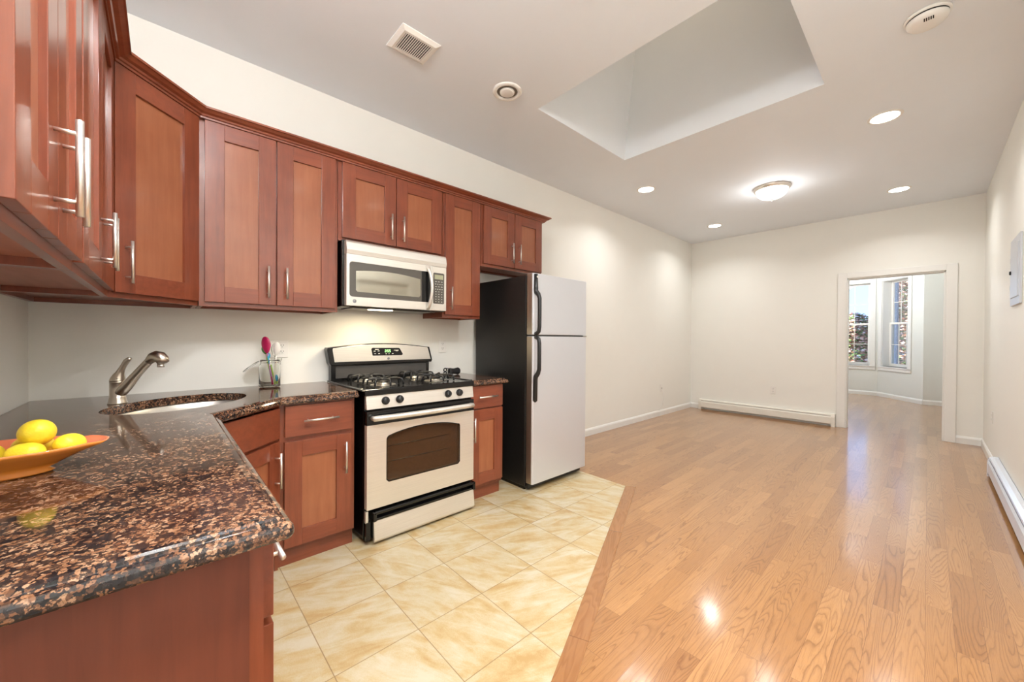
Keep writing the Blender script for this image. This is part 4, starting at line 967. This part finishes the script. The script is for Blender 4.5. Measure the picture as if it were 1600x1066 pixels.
lm0 = lemon_mesh().build('lemon'); sub = lm0.modifiers.new('smooth', 'SUBSURF'); sub.levels = 1; sub.render_levels = 1
def place_lemon(o, u, v, z, rx, rz, sc, lb):
    p = RB @ Vector((u, v, z)); o.location = p; o.rotation_euler = (rx, 0, rz); o.scale = (sc,)*3; tag(o, lb, 'lemon', 'lemons in the bowl'); return o
place_lemon(lm0, .072, .002, .0905, 1.25, 1.75, 1.0, 'yellow lemon on top of the pile in the orange bowl')
for a in ((.122, .006, .0570, 1.45, 1.15, .82, 'yellow lemon at the pointed right end of the orange bowl'),
          (.070, -.040, .0530, 1.5, 2.9, .80, 'yellow lemon half hidden behind the near rim of the bowl'),
          (-.004, -.020, .0510, 1.35, .9, 1.0, 'yellow lemon at the left of the bowl by the picture edge'),
          (-.070, .005, .0545, 1.5, 1.2, .95, 'yellow lemon furthest left in the orange bowl'),
          (.050, .042, .0520, 1.5, 2.6, .92, 'yellow lemon at the back of the bowl below the top one')):
    c = lm0.copy(); C.objects.link(c); place_lemon(c, *a)
# jar with utensils
JC = Vector((.115, .968, CT+.0006))
t = thing('jar', 'clear glass clip-top jar holding spoons by the wall', 'jar', JC)
m = MB(); m.lathe([(0, 0), (.050, 0), (.0575, .006), (.058, .012), (.058, .128), (.054, .142), (.049, .150), (.049, .158), (.052, .160), (.052, .170), (.046, .170), (.0455, .150), (.051, .138), (.0545, .126), (.0545, .014), (.050, .009), (0, .008)], JC, 'glass', 40, cap=False); m.build('glass_body', t)
LDv = Vector((-.50, -.80, 0)).normalized(); LC = JC + Vector((-.058*.55, -.058*.84, .158))
LR = Matrix.Translation(LC) @ Matrix.Rotation(math.atan2(-.84, -.2), 4, 'Z') @ Matrix.Rotation(math.radians(38), 4, 'Y')
m = MB(); m.lathe([(0, 0), (.052, 0), (.054, .004), (.052, .008), (.03, .012), (0, .012)], (0, 0, 0), 'glass', 36, X=LR @ Matrix.Translation((.052, 0, 0)), cap=False); m.build('lid', t)
m = MB(); m.tube([(JC.x+.0515*math.cos(a), JC.y+.0515*math.sin(a), JC.z+.154) for a in [2*PI*k/28 for k in range(28)]], .0014, 'chrome', 6, True)
m.tube([JC+Vector((.03, .045, .154)), JC+Vector((.036, .055, .165)), JC+Vector((.03, .06, .178)), JC+Vector((.02, .05, .168)), JC+Vector((.034, .052, .140))], .0014, 'chrome', 6); m.build('wire_clip', t)
iu = Vector((.676, .737, 0)); iv = Vector((-.737, .676, 0))   # across and away as seen from the room
def J(u, v, z): return JC + iu*u + iv*v + Vector((0, 0, z))
def spoon(name, label, foot, top, head_len, head_w, mats, slots=False, hr=.0045):
    foot, top = Vector(foot), Vector(top); d = (top-foot).normalized(); L = (top-foot).length
    root = thing(name, label, 'kitchen utensil', foot)
    neck = top - d*head_len
    k = len(mats)-1; 
    m = MB(); m.tube([foot, foot+(neck-foot)*.5, neck+d*.012], [hr*.8, hr, hr*.8], mats[0], 10); h = m.build('handle', root)
    for q in range(1, k):
        a = foot + (neck-foot)*((q-1)/max(1, k-1)); b = foot+(neck-foot)*((q-.25)/max(1, k-1)); m = MB(); m.tube([a, b], hr*1.08, mats[q], 10); m.build('colour_band', h)
    m = MB(); side = d.cross(Vector((.737, -.676, 0))).normalized(); nrm = side.cross(d).normalized()
    t_ = bmesh.new(); bmesh.ops.create_uvsphere(t_, u_segments=24, v_segments=14, radius=1)
    for v in t_.verts:
        q = v.co.copy(); taper = 1-.28*max(0, -q.z)
        v.co = side*(q.x*head_w/2*taper) + nrm*(q.y*.005 + .006*(1-q.x*q.x-q.z*q.z*.6)) + d*(q.z*head_len/2)
    m.add(t_, mats[-1], True, Matrix.Translation(top-d*head_len/2)); m.build('spoon_head', root)
    return root
spoon('spoon', 'tall magenta silicone spoon leaning in the glass jar', J(.025, -.012, .012), J(-.034, .004, .315), .108, .060, ['lilac', 'magenta', 'lilac', 'blue', 'magenta'])
spoon('spoon', 'green-headed spoon with a pale handle behind the magenta spoon', J(.010, .016, .012), J(-.054, .026, .262), .060, .044, ['beech', 'beech', 'lime', 'green'])
spoon('spoon', 'small turquoise silicone spoon behind the magenta one', J(.030, .006, .012), J(-.020, .015, .212), .036, .022, ['cream', 'lime', 'blue'])
spoon('spoon', 'white silicone spoon standing upright at the right of the jar', J(.022, .0, .012), J(.046, .004, .280), .085, .044, ['cream', 'cream'])
spoon('slotted_spoon', 'clear plastic slotted spoon between the magenta and white spoons', J(.014, .030, .012), J(.012, .034, .272), .085, .052, ['clearplastic', 'clearplastic'])
spoon('spoon', 'short utensil with turquoise and lime end at the bottom right of the jar', J(.040, .012, .013), J(.036, .010, .075), .045, .018, ['lime', 'blue'])

# coiled black cord by the fridge
CC = Vector((.16, 2.30, CT))
m = MB()
for k in range(16):
    a = 2*PI*k/16; ry, rz = .021, .023; c_, s_ = math.cos(a), math.sin(a); cz = .030
    m.tube([CC+Vector((ry*c_*f_, yy, cz+rz*s_*f_)) for yy, f_ in ((-.036, .80), (-.028, 1.0), (-.008, .82), (.010, .74), (.030, .86), (.052, 1.05), (.062, .8))], .0065, 'blackplastic', 8)
m.lathe([(.0, -.034), (.017, -.034), (.017, .058), (0, .058)], CC+Vector((0, 0, .030)), 'blackplastic', 16, 'y', cap=False)
m.tube([CC+Vector((0, -.03, .05)), CC+Vector((.0, -.045, .056)), CC+Vector((.0, -.075, .058))], .0035, 'blackplastic', 8)
for zz in (.045, .016): m.tube([CC+Vector((0, -.075+.014*math.cos(a), zz+.0125*math.sin(a))) for a in [2*PI*k/20 for k in range(20)]], .0055, 'blackplastic', 8, True)
o = origin(m.build('power_cord'), CC); tag(o, 'coiled black power cord on the small granite counter', 'cord')

# ------------------------------------------------------------------ outlets, heaters, panel
def outlet(T, c, label, gang=1, kind='duplex', name='outlet'):
    """T maps local (u right, v out, z up) onto the wall"""
    t = thing(name, label, 'outlet', T @ Vector((c[0], 0, c[1]))); w_ = .035*gang+.036*(gang-1)*.3
    w_ = {1: .0375, 2: .0585}[gang]
    m = MB(T); m.box(c[0]-w_, c[0]+w_, .0005, .0065, c[1]-.0585, c[1]+.0585, 'white', .003); m.build('cover_plate', t)
    for g in range(gang):
        u = c[0]+(g-(gang-1)/2)*.046
        if kind == 'duplex':
            for s_ in (-.020, .020):
                m = MB(T); m.box(u-.0165, u+.0165, .0065, .008, c[1]+s_-.0145, c[1]+s_+.0145, 'white', .002); so = m.build('socket', t)
                m = MB(T)
                for q in (-.0065, .0065): m.box(u+q-.0013, u+q+.0013, .008, .0083, c[1]+s_-.001, c[1]+s_+.008, 'dark')
                m.box(u-.002, u+.002, .008, .0083, c[1]+s_-.010, c[1]+s_-.006, 'dark'); m.build('slot', so)
        elif kind == 'coax':
            m = MB(T); m.lathe([(0, 0), (.006, 0), (.006, .010), (0, .010)], (u, .0065, c[1]), 'dark', 12, 'y', cap=False); m.build('socket', t)
        else:
            m = MB(T); m.box(u-.005, u+.005, .0065, .014, c[1]-.012, c[1]+.012, 'white', .002); m.build('toggle', t)
    return t
XF = Matrix(((1, 0, 0, 0), (0, -1, 0, FY), (0, 0, 1, 0), (0, 0, 0, 1)))
XRW = Matrix(((0, -1, 0, RX), (-1, 0, 0, 0), (0, 0, 1, 0), (0, 0, 0, 1)))
outlet(XW, (1.034, 1.150), 'white double-gang outlet on the wall behind the spoon jar', 2)
outlet(XW, (2.296, 1.155), 'white outlet on the wall right of the stove', 1)
outlet(XW, (6.40, .440), 'white cable plate low on the left wall near the far corner', 1, 'coax', 'cable_plate')
outlet(XW, (6.90, .455), 'blank white plate low on the left wall nearest the far corner', 1, 'none', 'outlet_plate') if False else None
outlet(XF, (1.266, .440), 'white outlet on the far wall above the baseboard heater', 1)
outlet(XRW, (-6.57, .468), 'white outlet on the right wall above the baseboard', 1)
m = MB(); m.tube([(.0165, 6.40, .44), (.018, 6.42, .36), (.012, 6.46, .26), (.008, 6.44, .18), (.008, 6.38, .12), (.012, 6.30, .094)], .0028, 'white', 8)
o = origin(m.build('cable'), (.01, 6.4, .09)); tag(o, 'thin white cable hanging from the cable plate to the baseboard', 'cable')

def heater(T, u0, u1, label, mat, hgt=.178, dep=.066):
    t = thing('baseboard_heater', label, 'heater', T @ Vector(((u0+u1)/2, 0, 0)))
    m = MB(T); m.box(u0+.04, u1-.04, .001, .004, .02, hgt, mat); m.build('back_plate', t)
    m = MB(T); m.prism([(.002, hgt), (.030, hgt), (.052, hgt-.012), (.054, hgt-.026), (.050, hgt-.026), (.048, hgt-.015), (.028, hgt-.004), (.002, hgt-.004)], u0+.04, u1-.04, mat, 'yz'); m.build('top_cover', t)
    m = MB(T); m.prism([(.060, .045), (dep, .040), (dep, .130), (.056, .146), (.052, .144), (.061, .128)], u0+.04, u1-.04, mat, 'yz'); m.build('front_panel', t)
    for a, b in ((u0, u0+.045), (u1-.045, u1)):
        m = MB(T); m.prism([(.001, .0), (dep+.002, .0), (dep+.002, .135), (.056, hgt-.008), (.032, hgt+.002), (.001, hgt+.002)], a, b, mat, 'yz', .002); m.build('end_cap', t)
    m = MB(T); m.box(u0+.05, u1-.05, .012, .052, .05, .10, 'dark'); m.build('fin_element', t)
    return t
heater(XF, .163, 2.022, 'long white baseboard heater along the far wall left of the doorway', 'heater')
heater(XRW, -6.04, -3.50, 'glossy white baseboard heater along the right wall', 'heater_gloss', .178, .066)

t = thing('electrical_panel', 'grey metal electrical panel cover on the right wall at the picture edge', 'electrical panel', (RX, 5.1, 1.5))
m = MB(XRW); m.ring_prism([(-5.36, 1.50), (-4.90, 1.50), (-4.90, 2.0), (-5.36, 2.0)], [(-5.30, 1.56), (-4.96, 1.56), (-4.96, 1.94), (-5.30, 1.94)], .001, .012, 'panelgrey', 'xz'); m.build('cover_frame', t)
m = MB(XRW); m.box(-5.305, -4.955, .004, .018, 1.555, 1.945, 'panelgrey', .003); pd = m.build('panel_door', t)
m = MB(XRW); m.lathe([(0, 0), (.014, 0), (.014, .006), (.011, .008), (0, .008)], (-5.27, .018, 1.75), 'blackplastic', 18, 'y', cap=False); m.build('latch', pd)
for z in (1.64, 1.85):
    m = MB(XRW); m.box(-5.345, -5.325, .012, .016, z-.02, z+.02, 'chrome', .001); m.build('screw_tab', t)

# ------------------------------------------------------------------ outside
m = MB(); m.box(-30, 34, 13.6, 60, -4.05, -4.0, 'ground'); struct(m, 'ground')
def leaf_cloud(m, mats, blobs, nleaf, size, rnd):
    for (cx, cy, cz, rx, ry, rz) in blobs:
        for _ in range(nleaf):
            th, ph, rr = rnd.uniform(0, 2*PI), math.acos(rnd.uniform(-1, 1)), rnd.uniform(.35, 1)**.5
            p = Vector((cx+rx*rr*math.sin(ph)*math.cos(th), cy+ry*rr*math.sin(ph)*math.sin(th), cz+rz*rr*math.cos(ph)))
            R = Matrix.Rotation(rnd.uniform(0, 6.28), 3, 'Z') @ Matrix.Rotation(rnd.uniform(-1.2, 1.2), 3, 'X'); s_ = size*rnd.uniform(.6, 1.3)
            k = m.mi(rnd.choice(mats))
            vs = [m.bm.verts.new(p + R @ Vector(q)) for q in ((-s_*.5, 0, 0), (0, -s_*.32, s_*.06), (s_*.5, 0, 0), (0, s_*.32, s_*.06))]
            f = m.bm.faces.new(vs); f.material_index = k
def tree(name, label, base, h, blobs, mats, n, size, seed):
    rnd = random.Random(seed); t = thing(name, label, 'tree', base, 'trees outside the bay window')
    m = MB(); B_ = Vector(base); m.tube([B_, B_+Vector((.05, .03, h*.5)), B_+Vector((-.06, 0, h))], [.16, .12, .05], 'bark', 10)
    for (cx, cy, cz, *_r) in blobs: m.tube([B_+Vector((0, 0, h*.6)), (B_+Vector((0, 0, h*.8))+Vector((cx, cy, cz)))/2, (cx, cy, cz)], [.06, .04, .015], 'bark', 6)
    m.build('trunk', t); m = MB(); leaf_cloud(m, mats, blobs, n, size, rnd); m.build('foliage', t)
    return t
PK = ['leafpink', 'leafpink', 'leafbrown', 'leafgreen']
tree('tree', 'russet-leaved tree outside the middle bay window', (.70, 18.5, -4.0), 5.4, [(1.0, 18.5, .75, .75, .7, .95), (1.15, 18.4, 1.55, .55, .6, .65), (.2, 18.6, -.3, .9, .7, 1.0), (.1, 18.5, 1.3, .8, .7, .8)], PK, 3200, .12, 3)
tree('tree', 'russet-leaved tree outside the right bay window', (2.95, 18.2, -4.0), 6.2, [(2.55, 18.2, 1.2, .62, .7, 1.0), (2.65, 18.2, 2.6, .66, .7, .9), (2.6, 18.1, -.2, .7, .7, .9), (3.4, 18.2, 1.6, .7, .7, 1.6)], PK, 3000, .12, 4)
tree('tree', 'green tree growing behind the russet trees outside', (1.9, 24.0, -4.0), 5.0, [(.6, 24, .3, 1.4, .9, 1.6), (2.4, 24, .6, 1.3, .9, 2.2), (1.5, 24.2, -1.4, 1.8, .9, 1.5), (-1.0, 24.3, .2, 1.6, .9, 1.8)], ['leafgreen'], 3000, .22, 5)
m = MB(); m.box(1.84, 2.29, 16.0, 16.9, -4.0, 7.5, 'bluewall'); m.box(1.82, 2.31, 15.97, 16.93, 7.5, 7.62, 'bluewall')
for zz in range(12): m.box(1.832, 2.298, 15.992, 16.908, -3.6+.9*zz, -3.58+.9*zz, 'bluewall')
o = origin(m.build('building'), (2.06, 16.45, -4.0)); tag(o, 'narrow blue-grey building side seen through the right bay window', 'building')
